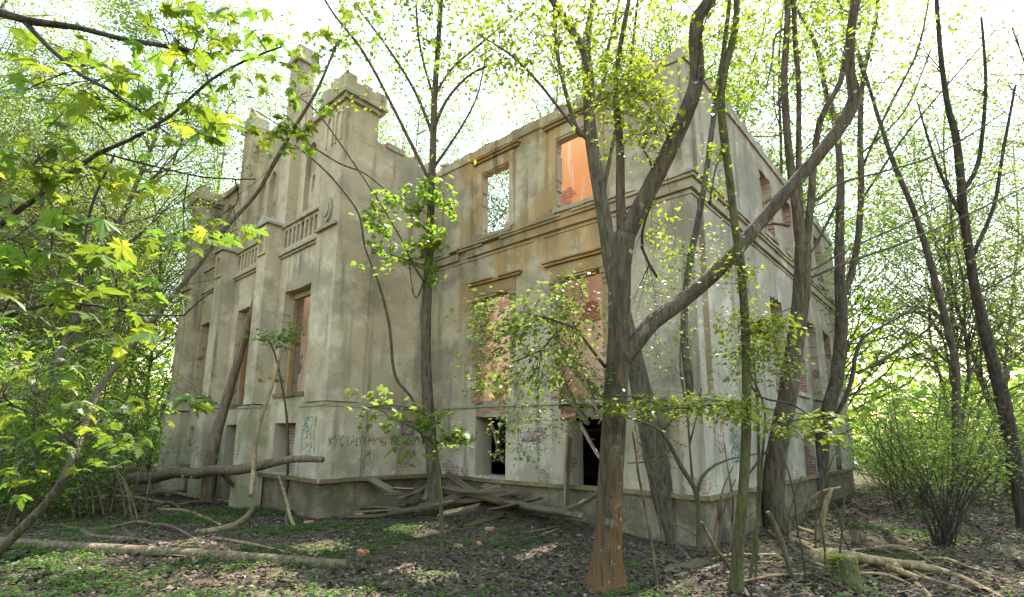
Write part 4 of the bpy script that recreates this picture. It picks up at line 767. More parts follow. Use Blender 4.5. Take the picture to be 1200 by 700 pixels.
def ym_branch(pts, d, mat, nm='branch', n=7):
    S = spline(px_path(pts, d), .1); mb = MB(); mb.tube([p for p, _ in S], [r for _, r in S], n, .05); mb.build(nm, M[mat], ym, True); return S
s1 = ym_branch([(-25, 668, 18), (0, 645, 13), (30, 615, 12), (60, 583, 11), (82, 545, 10), (97, 505, 9, .3), (115, 458, 9, .6), (150, 412, 8, .9), (200, 350, 7, 1.2), (235, 308, 6, 1.4), (262, 270, 6, 1.5), (300, 228, 5, 1.6), (322, 190, 6, 1.6), (345, 150, 5, 1.6), (372, 105, 4, 1.6), (395, 50, 3, 1.6)], d1, 'bark_brown', 'trunk', 10)
d2 = 2.9
s2 = ym_branch([(-40, 300, 10), (0, 264, 8), (50, 226, 7), (115, 180, 6), (150, 165, 5), (200, 136, 4), (245, 95, 4), (290, 70, 3), (330, 55, 2.5)], d2, 'bark_dark')
s3 = ym_branch([(-40, 0, 14), (0, 15, 12), (35, 25, 11), (90, 32, 8), (140, 45, 7), (200, 55, 6), (247, 64, 5)], 2.7, 'bark_dark')
s4 = ym_branch([(30, 27, 8), (60, 58, 7), (95, 88, 6), (125, 104, 5), (160, 128, 3), (200, 160, 2)], 2.7, 'bark_dark')
s5 = ym_branch([(-40, 390, 7), (0, 374, 6), (55, 357, 5), (110, 358, 4), (170, 370, 3), (215, 370, 2.5), (248, 340, 1.5)], 2.6, 'bark_dark')
s6 = ym_branch([(-30, 465, 6), (0, 470, 5), (45, 488, 5), (75, 510, 4), (90, 525, 4)], 3.2, 'bark_dark')
s7 = ym_branch([(148, 414, 6), (120, 385, 5), (98, 335, 5), (98, 300, 4), (108, 240, 4), (135, 180, 3)], d1+.9, 'bark_dark')
s8 = ym_branch([(115, 178, 3), (160, 190, 3), (240, 208, 2.5), (300, 210, 2)], 3.0, 'bark_dark')
for (src, c, rx, ry, n, d, px) in [((s4, .6), (75, 95), 70, 60, 20, 2.7, 34), ((s4, .9), (150, 120), 60, 40, 18, 2.7, 32), ((s3, .8), (200, 55), 45, 42, 14, 2.7, 34), ((s3, 1), (255, 60), 35, 45, 10, 2.8, 32), ((s2, .6), (215, 145), 50, 26, 12, 2.9, 36), ((s2, .8), (255, 120), 26, 30, 6, 3, 30), ((s2, .3), (40, 190), 60, 46, 20, 2.6, 38), ((s2, .4), (105, 215), 50, 40, 14, 2.8, 34),
      ((s5, .4), (60, 280), 80, 38, 20, 2.3, 46), ((s5, .7), (125, 320), 70, 36, 14, 2.4, 46), ((s5, .2), (25, 345), 55, 30, 12, 2.4, 44), ((s5, .8), (135, 385), 55, 26, 12, 2.5, 44), ((s7, .9), (160, 205), 50, 34, 12, d1+.7, 26), ((s8, .9), (260, 270), 50, 14, 14, 3.6, 27), ((s8, .7), (210, 275), 40, 16, 10, 3.4, 30), ((s1, .45), (200, 472), 62, 12, 12, d1+.4, 34), ((s6, .5), (40, 470), 60, 40, 18, 3., 34), ((s6, .9), (100, 500), 60, 30, 12, 3.2, 28), ((s1, .85), (330, 170), 34, 22, 8, d1+1.5, 24), ((s1, .8), (300, 150), 30, 14, 5, d1+1.5, 20), ((s1, .75), (240, 250), 26, 14, 5, d1+1.4, 20), ((s1, .9), (345, 120), 40, 30, 10, d1+1.6, 20), ((s1, .97), (365, 60), 45, 40, 12, d1+1.6, 20), ((s1, .93), (310, 80), 40, 40, 12, d1+1.5, 20), ((s1, .87), (350, 165), 30, 20, 8, d1+1.6, 20), ((s1, .95), (400, 30), 50, 30, 10, d1+1.6, 18), ((s6, .6), (50, 425), 75, 40, 26, 3.4, 26), ((s6, .9), (110, 525), 60, 26, 20, 3.4, 22), ((s6, .3), (20, 540), 40, 40, 16, 3.2, 24), ((s6, .8), (150, 500), 50, 24, 16, 3.8, 22), ((s5, .9), (190, 350), 45, 30, 14, 3., 26), ((s2, .95), (290, 40), 50, 36, 12, 3.1, 26), ((s3, .9), (230, 20), 50, 24, 10, 2.8, 26)]:
    S = src[0]; big_leaf_spray(ym, S[min(len(S)-1, int(src[1]*(len(S)-1)))][0], c, rx, ry, n, d, px)
mb = MB(); LM = [me.materials[0] for me in LEAFV]
for me, m_ in REST:
    i0 = len(mb.v); mb.v += [m_ @ v.co for v in me.vertices]; mi = LEAFV.index(me)
    for p_ in me.polygons: mb.f.append(tuple(i0+q for q in p_.vertices)); mb.m.append(mi)
if REST: o = mb.build('leaf_spray', LM, ym); o['kind'] = 'stuff'
# ------------------------------------------------------------------ the surrounding wood
random.seed(21); rng = np.random.default_rng(21)
def copy_tree(o, loc, rz, sc, label=None):
    c = o.copy(); COL.objects.link(c); c.location = loc; c.rotation_euler = (0, 0, rz); c.scale = (sc,)*3
    if label: c['label'] = label
    for ch in o.children:
        k = ch.copy(); COL.objects.link(k); k.parent = c; k.matrix_parent_inverse = Matrix.Identity(4)
    return c
def proto_tree(name, cat, h, r, nl, leafm, lsize, per, bare, barkm, multi=1, lev=2, lean=.06):
    root = empty(name, (0, 0, 0), None, cat); tips = []; lb = MB()
    for s in range(multi):
        a = random.uniform(0, 6.28); off = Vector((math.cos(a), math.sin(a), 0))*(.12*s if multi > 1 else 0); pts, p = [], off-Vector((0, 0, .3)); dr = Vector((random.gauss(0, lean), random.gauss(0, lean), 1)) + off*(.8 if multi > 1 else 0)
        hh = h*random.uniform(.7, 1.05) if multi > 1 else h; k = 9
        for i in range(k+1):
            pts.append((p.copy(), r*(1-.85*i/k)+.006)); p = p + dr.normalized()*(hh/k); dr += Vector((random.gauss(0, lean), random.gauss(0, lean), 0))
        S = spline(pts, hh/22); tb = MB(); tb.tube([q for q, _ in S], [q for _, q in S], 8 if multi == 1 else 5, .08, flare=3 if multi == 1 else None); tb.build('trunk' if multi == 1 else 'stem', M[barkm], root, True)
        for j in range(nl):
            f = bare+(1-bare)*(j+random.random())/nl; q, rq = S[min(len(S)-2, int(f*(len(S)-1)))]; a = random.uniform(0, 6.28)
            growth(lb, q.copy(), Vector((math.cos(a), math.sin(a), random.uniform(.2, 1.0))), hh*(.30 if multi == 1 else .35)*(1.15-f*.7), max(.008, rq*.5), lev, tips, .12, 3, .3)
    b = lb.build('branch', M[barkm], root); b['kind'] = 'stuff'
    leafy('crown', tips, lsize, per, M[leafm], root, T_S if lsize < .16 else T_M, lsize*1.6, .3, .7)
    return root
protoA = [proto_tree('slender_tree', 'tree', 17, .11, 60, PL, .10, 4, .28, 'bark_brown'), proto_tree('slender_tree', 'tree', 20, .14, 64, CAN, .12, 3, .3, 'bark_grey'), proto_tree('slender_tree', 'tree', 15, .09, 58, G_, .10, 4, .16, 'bark_brown', lean=.1), proto_tree('slender_tree', 'tree', 21, .13, 62, Y, .11, 3, .32, 'bark_grey', lean=.09)]
protoC = [proto_tree('slender_tree', 'tree', 18, .10, 54, CAN, .125, 1, .25, 'bark_grey', lean=.08), proto_tree('slender_tree', 'tree', 20, .12, 58, CAN, .13, 1, .3, 'bark_brown'), proto_tree('slender_tree', 'tree', 16, .08, 50, PL, .115, 2, .15, 'bark_grey', lean=.12)]
protoB = [proto_tree('leafy_bush', 'bush', 3.2, .022, 9, BU, .09, 3, .12, 'bark_brown', 6, 1), proto_tree('leafy_bush', 'bush', 4.5, .03, 11, G_, .10, 3, .10, 'bark_brown', 6, 1), proto_tree('leafy_bush', 'bush', 2.2, .016, 9, G_, .075, 3, .08, 'bark_brown', 7, 1), proto_tree('leafy_bush', 'bush', 5.5, .035, 13, BU, .11, 3, .12, 'bark_grey', 5, 1)]
used = {}
def inside(x, y): return -26.6 < x < .9 and -4.6 < y < 15.3 and not (x < XL-.3 and y < -.5)
def plant(protos, k, p, label, group, sc=1.):
    pr = protos[k % len(protos)]; p = (p.x, p.y, gz(p.x, p.y)-.02)
    if pr.name not in used:
        used[pr.name] = 1; o = pr; o.location = p; o.scale = (sc,)*3; o.rotation_euler = (0, 0, random.uniform(0, 6.28)); o['label'] = label
        for c in o.children: c.matrix_parent_inverse = Matrix.Identity(4)
    else: o = copy_tree(pr, p, random.uniform(0, 6.28), sc, label)
    o['group'] = group; dist = math.hypot(p[0]-CAM.x, p[1]-CAM.y)
    v = Vector(p)-CAM; u = PPX+FPX*v.dot(RT)/max(.1, v.dot(F))
    if protos is not protoB: kind = {CAN: 'sparse olive leaved tree', Y: 'yellow leaved tree', PL: 'pale leaved tree', G_: 'bushy green tree'}[next(m_ for m_ in (CAN, Y, PL, G_) for c in pr.children for mm in c.data.materials if mm == M[m_])]
    else: kind = ('mid sized olive bush', 'tall green bush', 'low green bush', 'very tall bush')[k % 4]
    if 'behind' in group: where = ('growing inside the roofless ruin' if p[1] < 15 and p[0] > -26 else 'rising beyond the rear wall') + (' on the left' if u < 330 else ' above the gabled bay' if u < 520 else ' above the ochre wall')
    elif 'left' in group: where = ('at the front of' if dist < 17 else 'amid' if dist < 26 else 'at the back of') + ' the left wood' + (', by the photo edge' if u < 70 else ', close to the bay' if u > 150 else '')
    else: where = ('at the front of' if dist < 19 else 'amid' if dist < 28 else 'at the back of') + ' the right wood' + (', near the pale wall' if u < 1070 else ', by the photo edge' if u > 1160 else ', behind the shrub')
    o['label'] = kind + ' ' + where
    return o
k = 0
def scatter(protos, n, u0, u1, da, db, label, group, smin, smax, tries=40, gap=1.2):
    global k; got = []
    for _ in range(n):
        for t in range(tries):
            u = random.uniform(u0, u1); d = math.exp(random.uniform(math.log(da), math.log(db))); p = at(u, 524, d)
            if inside(p.x, p.y) or any((p.x-q.x)**2+(p.y-q.y)**2 < gap**2 for q in got): continue
            got.append(p); plant(protos, k, p, label, group, random.uniform(smin, smax)); k += 1; break
scatter(protoA, 24, -260, 142, 14, 42, 'slender spring tree in the dense wood to the left of the ruin', 'trees in the wood left of the ruin', .8, 1.15, gap=2.2)
scatter(protoB, 22, -160, 135, 11, 22, 'leafy green bush in the dense undergrowth left of the ruin', 'bushes in the undergrowth left of the ruin', .8, 1.2, gap=1.3)
scatter(protoB, 16, -60, 190, 22, 38, 'leafy green bush in the dense undergrowth left of the ruin', 'bushes in the undergrowth left of the ruin', .9, 1.5, gap=1.3)
scatter(protoC, 10, 1015, 1330, 14, 42, 'slender spring tree in the open wood to the right of the ruin', 'trees in the wood right of the ruin', .8, 1.1, gap=2.5)
scatter(protoB, 30, 1000, 1300, 15, 38, 'leafy green bush in the undergrowth right of the ruin', 'bushes in the undergrowth right of the ruin', .7, 1.15, gap=1.3)
for (x, y, s) in [(-13.8, 5, 1.1), (-17.5, 7, 1.15), (-12.6, 11.2, 1.25), (-20, 4.5, 1.2), (-23, 7, 1.2)]: plant(protoC if k % 3 else protoA, k, Vector((x, y, 0)), 'tall spring tree rising behind the walls of the ruin', 'trees rising behind the ruined walls', s); k += 1
for (x, y, s) in [(-16, 18, 1.1), (-10, 17.5, 1.45), (-5, 17.2, 1.35), (-1, 18, 1.3), (3, 20, 1.15), (-22, 17, 1.4), (-28, 10, 1.3), (-29, 3, 1.3), (-13, 16.8, 1.5), (-7.5, 19, 1.5), (-2.5, 22, 1.5), (-31, -1, 1.3), (-33, 6, 1.4), (-27.8, 5.5, 1.3), (-36, 1, 1.4), (-29, 13.5, 1.4), (-9, 16.2, 1.5), (-6, 16.5, 1.6), (-11.5, 16.4, 1.6), (-3.6, 16, 1.45), (-19, 16.4, 1.6)]: plant(protoC if k % 2 else protoA, k, Vector((x, y, 0)), 'tall spring tree rising behind the walls of the ruin', 'trees rising behind the ruined walls', s); k += 1
# two trees at the right that stand out, traced
traced_tree('leaning_tree', 'slim tree leaning left at the right edge of the clearing', None or (1122, 548), [[(1122, 548, 11), (1120, 435, 10), (1112, 390, 9), (1100, 345, 9), (1085, 290, 8), (1070, 245, 7), (1055, 210, 7), (1045, 185, 6), (1030, 140, 5), (1015, 90, 4), (1000, 40, 3)]], 'bark_grey', d0=13.5, n=8, flare=3, auto=[(0, .5, 1, 10, 2.0, .014, 1)], leafmat=PL, leafsize=.10)
traced_tree('dark_tree', 'darker twisted tree behind the many stemmed shrub on the right', (1192, 560), [[(1192, 560, 18), (1178, 480, 17), (1165, 430, 15), (1155, 390, 14), (1143, 340, 12), (1135, 290, 11), (1128, 240, 11), (1125, 200, 10), (1120, 160, 9), (1110, 120, 7), (1102, 60, 6), (1096, -20, 5)], [(1128, 225, 7), (1145, 195, 6), (1152, 150, 5), (1155, 90, 4), (1150, 20, 3)], [(1140, 300, 6), (1165, 240, 5), (1175, 180, 4), (1190, 100, 3)], [(1125, 250, 5), (1105, 210, 4), (1090, 170, 3), (1075, 120, 2)]], 'bark_dark', d0=12, n=8, flare=3, auto=[(0, .5, 1, 10, 2.0, .014, 1), (1, .3, 1, 6, 1.6, .01, 1), (2, .3, 1, 6, 1.6, .01, 1)], leafmat=PL, leafsize=.10)
# far woods as one mass
n = 90000; a = rng.uniform(-math.pi, math.pi, n); r = rng.uniform(44, 80, n); x = CAM.x+r*np.sin(a); y = CAM.y+r*np.cos(a); hz = 15*rng.beta(1.0, 1.5, n)*(.65+.45*np.sin(a*9)*np.sin(a*23+1))
z = np.array([gz(float(i), float(j)) for i, j in zip(x, y)])+hz
o = bulk('distant_woods', T_F, np.stack([x, y, z], 1), rng.uniform(.45, 1.1, n), M[BU], None, .9, .3); setp(o, 'distant green woods closing the view on all sides', 'woods', kind='stuff')
# shrub on the right
def shrub():
    g = ground(1103, 640); root = empty('shrub', (g.x, g.y, g.z), 'dark many stemmed shrub standing in the clearing at the right', 'shrub'); d = depth(g); tips = []; mb2 = MB()
    for i in range(34):
        u = 1092+random.uniform(0, 26); tx = random.uniform(1015, 1215); ty = random.uniform(470, 545); dd = random.uniform(-.8, .8); b = (u+tx)/2+(u-tx)*.18
        S = spline([(at(u, 642, d+dd*.15), .013), (at(b, 585, d+dd*.5), .010), (at(tx, ty, d+dd), .005)], .12); mb = MB(); mb.tube([p for p, _ in S], [r_ for _, r_ in S], 4, cap=False); mb.build('stem', M['bark_dark'], root)
        for j in range(3): growth(mb2, S[random.randrange(len(S)//2, len(S))][0].copy(), Vector((random.gauss(0, 1), random.gauss(0, 1), .6)), .5, .004, 1, tips)
    b = mb2.build('branch', M['bark_dark'], root); b['kind'] = 'stuff'; tips = [t for t in tips if t[0].z > root.location.z+.5 or random.random() < .2]
    leafy('crown', tips, .075, 4, M[PL], root, T_S, .12)
shrub()
# plants rooted on the broken sill between the windows
wp = empty('window_sill_plant', (-5.4, .1, 2.6), 'green plants rooted on the broken sill of the ochre framed window', 'plant'); mb = MB(); tips = []
for i in range(26): growth(mb, Vector((random.uniform(-6.0, -4.95), random.uniform(-.1, .4), 2.55)), Vector((random.gauss(0, .5), -random.random()*.6, 1)), random.uniform(.3, .9), .006, 1, tips, .1)
mb.build('stem', M['bark_green'], wp); leafy('leaves', tips, .085, 2, M[Y], wp, T_S, .07); leafy('leaves', tips[::2], .08, 1, M[G_], wp, T_S, .1)
# ------------------------------------------------------------------ fallen timber
random.seed(5); rng = np.random.default_rng(5)
def fallen(name, label, pts, mat, cat='branch', group=None, n=7, bump=.10, taper=True, off=0, side=()):
    """pts (u, v, width px, flag): flag 1 lies on the ground there, 0 is in between or raised"""
    ds = [depth(on_y(q[0], q[1], q[3][1]) if q[3][0] == 'y' else on_x(q[0], q[1], q[3][1])) if isinstance(q[3], tuple) else depth(ground(q[0], q[1])) if q[3] else None for q in pts]
    idx = [i for i, d in enumerate(ds) if d is not None]
    for i in range(len(ds)):
        if ds[i] is None:
            a = max([j for j in idx if j < i], default=idx[0]); b = min([j for j in idx if j > i], default=idx[-1]); ds[i] = ds[a] if a == b else ds[a]+(ds[b]-ds[a])*(i-a)/(b-a)
    P_ = [(at(q[0], q[1], d)+Vector((0, 0, q[2]/2*d/FPX*.3 if q[3] == 1 else 0)), q[2]*(.95 if name in ('fallen_log', 'cut_branch') else .74)/2*d/FPX) for q, d in zip(pts, ds)]
    o0 = P_[0][0]; S = spline(P_, .09); mb = MB(); mb.tube([p for p, _ in S], [r for _, r in S], n, bump); root = mb.build(name, M[mat], None, True); setp(root, label, cat, group)
    for f, l, r in side:
        q = S[int(f*(len(S)-1))]; mb = MB(); dr = Vector((random.gauss(0, 1), random.gauss(0, 1), random.uniform(-.1, .5))); tips = []; growth(mb, q[0], dr, l, r, 1, tips, 0, 2, .3, 4); o = mb.build('twig', M[mat], root)
    return root
fallen('fallen_log', 'long straight fallen log lying across the lower left of the clearing', [(-30, 638, 16, 1), (60, 644, 16, 1), (160, 649, 15, 1), (260, 655, 15, 1), (340, 661, 15, 1), (405, 666, 15, 1)], 'dead', 'log', n=10, bump=.06)
fallen('fallen_tree', 'thick dark fallen trunk resting across the foot of the gabled bay', [(128, 568, 20, ('y', -4.8)), (155, 561, 19, ('y', -4.75)), (180, 560, 18, ('y', -4.7)), (205, 554, 17, ('y', -4.6)), (230, 555, 17, ('y', -4.5)), (250, 551, 16, ('y', -4.4)), (275, 551, 16, ('y', -4.3)), (300, 547, 15, ('y', -4.2)), (330, 540, 13, ('y', -4.05)), (352, 538, 11, ('y', -3.95)), (378, 539, 9, ('y', -3.85))], 'dead_brown', 'trunk', n=9, bump=.12, side=((.9, .5, .02), (.7, .7, .02), (.4, .6, .015)))
def leaning_trunk():
    a = ground(243, 590); b = on_y(299, 352, -P-.05); m_ = at(262, 480, depth(a)+(depth(b)-depth(a))*.5); r = MB()
    S = spline([(a-Vector((0, 0, .2)), .19), (at(248, 535, depth(a)+.1), .165), (m_, .14), (at(283, 410, depth(a)+(depth(b)-depth(a))*.85), .12), (b, .09)], .12); r.tube([p for p, _ in S], [q for _, q in S], 9, .08); setp(r.build('leaning_dead_tree', M['dead_brown'], None, True), 'dead grey brown trunk leaning against the middle window of the gabled bay', 'trunk')
leaning_trunk()
fallen('fallen_branch', 'pale crooked pole standing on the dark fallen trunk beside the pilaster', [(294, 580, 8, ('y', -4.75)), (297, 555, 8, ('y', -4.5)), (299, 520, 7, 0), (306, 490, 6, 0), (318, 455, 5, 0), (329, 415, 4, ('y', -4.0))], 'dead_pale', n=6)
fallen('fallen_branch', 'long grey bow shaped branch lying behind the straight log', [(40, 614, 5, 1), (90, 622, 8, 1), (110, 630, 8, 1), (160, 634, 8, 1), (205, 641, 6, 1), (235, 642, 5, 1)], 'dead', n=7, side=((.6, .5, .01),))
fallen('fallen_branch', 'thick yellowish hooked branch on the ground below the fallen trunk', [(228, 625, 7, 1), (255, 623, 11, 1), (280, 615, 11, 1), (294, 602, 10, 1), (297, 593, 7, 1)], 'dead_pale', n=8)
fallen('fallen_branch', 'straight grey branch sloping down from the fallen trunk', [(256, 551, 7, ('y', -4.4)), (275, 570, 7, 0), (297, 590, 6, 1), (303, 596, 5, 1)], 'dead', n=7)
fallen('fallen_branch', 'yellow grey branch ending near the hooked branch', [(185, 598, 5, 1), (215, 600, 7, 1), (238, 608, 7, 1), (258, 616, 6, 1)], 'dead_pale', n=6)
fallen('fallen_branch', 'short broken branch with an orange split end on the left', [(150, 583, 6, 1), (172, 580, 8, 0), (190, 577, 10, 1), (196, 582, 8, 1)], 'dead_pale', n=7)
fallen('fallen_branch', 'thin long branch from the left edge towards the broken stump', [(-10, 609, 3, 1), (30, 606, 4, 1), (60, 590, 4, 0), (95, 562, 3, 0)], 'dead', n=5)
fallen('fallen_branch', 'thin pale stick leaning by the basement corner', [(345, 618, 6, 1), (340, 605, 6, 0), (334, 580, 5, 0), (326, 556, 4, ('y', -4.0))], 'dead_pale', n=6)
fallen('fallen_branch', 'grey forked stick lying before the bay corner', [(337, 617, 6, 1), (336, 604, 6, 0), (345, 595, 5, 0), (350, 590, 4, 1)], 'dead', n=6, side=((.5, .3, .012),))
for k, (lab, pts) in enumerate([('thin dry stick leaning left of the hooked branch', [(110, 607, 3, 1), (108, 580, 3, 0), (99, 535, 2.5, 0)]), ('dry stick crossing behind the young maple stem', [(122, 606, 3, 1), (115, 575, 2.5, 0), (100, 530, 2, 0)]), ('long dry stick below the fallen trunk', [(105, 558, 2.5, ('y', -5.2)), (150, 577, 2.5, 1), (200, 590, 2.5, 1), (260, 612, 3, 1)]), ('dry twig arching over the litter in the middle foreground', [(395, 648, 2, 1), (420, 640, 3, 1), (455, 629, 3, 1)]), ('crooked stick among the litter in front of the bay', [(300, 640, 2.5, 1), (360, 634, 3, 1), (400, 620, 3.5, 1), (428, 613, 3, 1)]), ('brown stick lying left of the orange brick', [(320, 632, 2.5, 1), (345, 643, 2.5, 1), (380, 647, 2, 1)]), ('long thin stick at the lower right edge of the moss', [(540, 700, 3, 1), (580, 682, 3, 1), (612, 660, 3, 1)]), ('pale curved stick at the bottom beside the big tree', [(595, 676, 3, 1), (622, 688, 4, 1), (645, 702, 4, 1)]), ('grey stick leaning on the debris by the wall', [(632, 628, 3, 1), (655, 620, 3, 1), (690, 606, 4, 1)]), ('slanting stick before the right basement window', [(610, 626, 3, 1), (650, 618, 4, 1), (688, 605, 4, 1)])]):
    fallen('fallen_stick', lab, pts, ('dead', 'dead_brown', 'dead_pale')[k % 3], 'stick', n=5)
# the heap of cut branches with the mossy stump at the right
def stump():
    g = ground(992, 684); r = .15; root = empty('stump', (g.x, g.y, g.z), 'small mossy tree stump under the heap of cut branches', 'stump'); mb = MB(); mb.tube([g+Vector((0, 0, z)) for z in (-.1, .02, .1, .2, .3, .34)], [r*1.25, r*1.1, r, r*.97, r*1.0, r*.90], 16, .22, flare=3); mb.build('trunk', M['bark_green'], root, True)
    P_ = [(g.x-.06+random.gauss(0, .09), g.y-.08+random.gauss(0, .07), g.z+.36-random.random()**2*.34) for _ in range(420)]; o = bulk('moss', T_S, P_, .04, M[Y], root, .6, .3); o['kind'] = 'stuff'
stump()
HE = [('thick peeled branch across the top of the stump', [(925, 634, 9, 1), (950, 642, 11, 0), (980, 652, 12, 0), (1015, 655, 11, 0), (1050, 660, 9, 0), (1085, 662, 7, 1)]), ('long peeled branch running to the lower right corner', [(955, 660, 12, 1), (985, 650, 12, 0), (1030, 658, 11, 0), (1080, 664, 10, 0), (1120, 676, 8, 1), (1175, 702, 6, 1)]), ('peeled branch with an orange cut end on the heap', [(948, 655, 15, 1), (975, 650, 15, 0), (1005, 657, 12, 0), (1060, 667, 9, 1)]),
      ('yellow branch fanning right below the heap', [(1040, 664, 8, 0), (1080, 680, 8, 1), (1120, 690, 7, 1), (1145, 698, 6, 1)]), ('curved yellow branch dropping from the heap', [(1050, 662, 6, 0), (1065, 678, 6, 1), (1085, 695, 6, 1), (1092, 706, 5, 1)]), ('upright forked cut branch rising from the heap', [(958, 634, 8, 1), (964, 610, 7, 0), (968, 590, 7, 0), (975, 572, 5, 0)]), ('bent cut branch leaning left of the upright fork', [(930, 618, 10, 1), (940, 604, 8, 0), (958, 580, 6, 0), (985, 572, 4, 0)]), ('short cut pole lying behind the heap', [(925, 616, 7, 1), (945, 624, 7, 1), (960, 628, 7, 1)]),
      ('short stub standing behind the stump', [(1000, 640, 8, 1), (1007, 630, 9, 0), (1011, 624, 8, 0)]), ('grey branch at the left end of the heap', [(929, 680, 6, 1), (921, 650, 7, 0), (912, 625, 7, 0), (900, 600, 6, 0)]), ('brown branch sloping into the heap from the left', [(900, 625, 6, 1), (925, 640, 7, 0), (950, 660, 7, 1), (975, 668, 6, 1)]), ('long low stick under the heap', [(880, 660, 4, 1), (930, 664, 5, 1), (980, 684, 4, 1), (1000, 692, 4, 1)]), ('grey stick at the bottom in front of the stump', [(900, 700, 4, 1), (930, 684, 5, 1), (955, 668, 4, 1)]), ('thin stick left of the stump in the foreground', [(905, 688, 4, 1), (950, 686, 4, 1), (1020, 690, 4, 1)]),
      ('arched pale branch behind the heap in the sun', [(1008, 580, 3, 1), (1025, 572, 5, 0), (1045, 568, 5, 0), (1065, 574, 4, 1)]), ('broken pole leaning across the sapling at the corner', [(748, 562, 5, 0), (780, 578, 6, 0), (820, 600, 6, 0), (865, 624, 5, 1)]), ('thin stick sloping down from the pole at the corner', [(768, 622, 4, 1), (795, 642, 4, 1), (808, 656, 4, 1)]), ('dark whip leaning against the olive green trunk', [(822, 612, 4, 0), (840, 645, 5, 0), (860, 672, 6, 1), (878, 702, 6, 1)])]
for k, (lab, pts) in enumerate(HE): fallen('cut_branch', lab, pts, ('dead_pale', 'dead_pale', 'dead_pale', 'dead_pale', 'dead_pale', 'dead_pale', 'dead', 'dead_pale', 'dead', 'dead')[min(k, 9)], 'branch', 'cut branches heaped round the mossy stump' if k < 14 else None, n=8, bump=.14)
fallen('fallen_log', 'thick fallen log lying in the undergrowth behind the shrub', [(1035, 552, 14, 1), (1100, 556, 15, 1), (1180, 560, 15, 1), (1260, 566, 15, 1)], 'dead_brown', 'log', n=9)
for k in range(24):
    z_ = k % 3; u0 = (random.uniform(775, 860), random.uniform(885, 1010), random.uniform(20, 200))[z_]; v0 = random.uniform(628, 690) if z_ < 2 else random.uniform(575, 620); du = random.uniform(-40, 40); h = random.uniform(30, 120)
    fallen('dry_stem', 'thin dry stem sticking up from the litter ' + ('near the house corner', 'round the heap of cut branches', 'left of the bay')[z_], [(u0, v0, 3.5, 1), (u0+du*.3+random.uniform(-5, 5), v0-h*.4, 3, 0), (u0+du*.7, v0-h*.75, 2.5, 0), (u0+du*1.3, v0-h, 2, 0)], ('dead', 'bark_green', 'dead_brown')[k % 3], 'stem', 'thin dry stems in the clearing', n=4)
for k in range(26):
    lft = k % 3 == 2; u0 = random.uniform(905, 1090) if not lft else random.uniform(150, 420); v0 = random.uniform(640, 692) if not lft else random.uniform(585, 640); L_ = random.uniform(40, 120)*(-1 if k % 2 else 1); sl_ = random.uniform(-.15, .38)
    fallen('fallen_stick', 'thin crooked stick lying ' + ('in the litter before the gabled bay' if lft else 'in the tangle of cut branches on the right'), [(u0, v0, 5, 1), (u0+L_*.3, v0+L_*.3*sl_-random.uniform(2, 8), 5, 0), (u0+L_*.65, v0+L_*.65*sl_-random.uniform(0, 8), 4, 0), (u0+L_, v0+L_*sl_, 3, 1)], ('dead_pale', 'dead', 'dead_brown')[k % 3 if not lft else random.randrange(3)], 'stick', 'thin sticks strewn over the clearing', n=5, side=((.5, .25, .006),))
# planks and beams of the fallen roof
def plank(label, a, b, wdt, thk, mat='plank', lift=(0, 0), roll=0, name='plank', da=None, db=None, cat='plank'):
    end = lambda e, dd_: at(e[0], e[1], dd_) if dd_ is not None else ground(*e) if len(e) == 2 else on_y(e[0], e[1], e[3]) if e[2] == 'y' else on_x(e[0], e[1], e[3])
    A, B = end(a, da), end(b, db)
    A = A+Vector((0, 0, lift[0]+thk/2)); B = B+Vector((0, 0, lift[1]+thk/2)); x = (B-A); L = x.length; x.normalize(); y = Vector((0, 0, 1)).cross(x).normalized(); z = x.cross(y)
    bm = bmesh.new(); n = max(3, int(L/.35)); vs_ = []
    for i in range(n+1):
        t = i/n; w2 = wdt/2*random.uniform(.93, 1.04); sag = math.sin(t*math.pi)*-.015*L; row = []
        for (yy, zz) in ((-w2, -thk/2), (w2, -thk/2), (w2, thk/2), (-w2, thk/2)): row.append(bm.verts.new(((t-.5)*L + (random.uniform(-.10, .06) if i in (0, n) else 0), yy, zz+sag+random.uniform(-.003, .003))))
        vs_.append(row)
    for i in range(n):
        for j in range(4): bm.faces.new((vs_[i][j], vs_[i][(j+1) % 4], vs_[i+1][(j+1) % 4], vs_[i+1][j]))
    bm.faces.new(vs_[0][::-1]); bm.faces.new(vs_[n]); bmesh.ops.recalc_face_normals(bm, faces=bm.faces[:]); me = bpy.data.meshes.new(name); bm.to_mesh(me); bm.free(); o = link_mesh(name, me, M[mat])
    c = (A+B)/2; o.matrix_basis = Matrix(((x.x, y.x, z.x, c.x), (x.y, y.y, z.y, c.y), (x.z, y.z, z.z, c.z), (0, 0, 0, 1))) @ Matrix.Rotation(roll, 4, 'X'); return setp(o, label, cat)
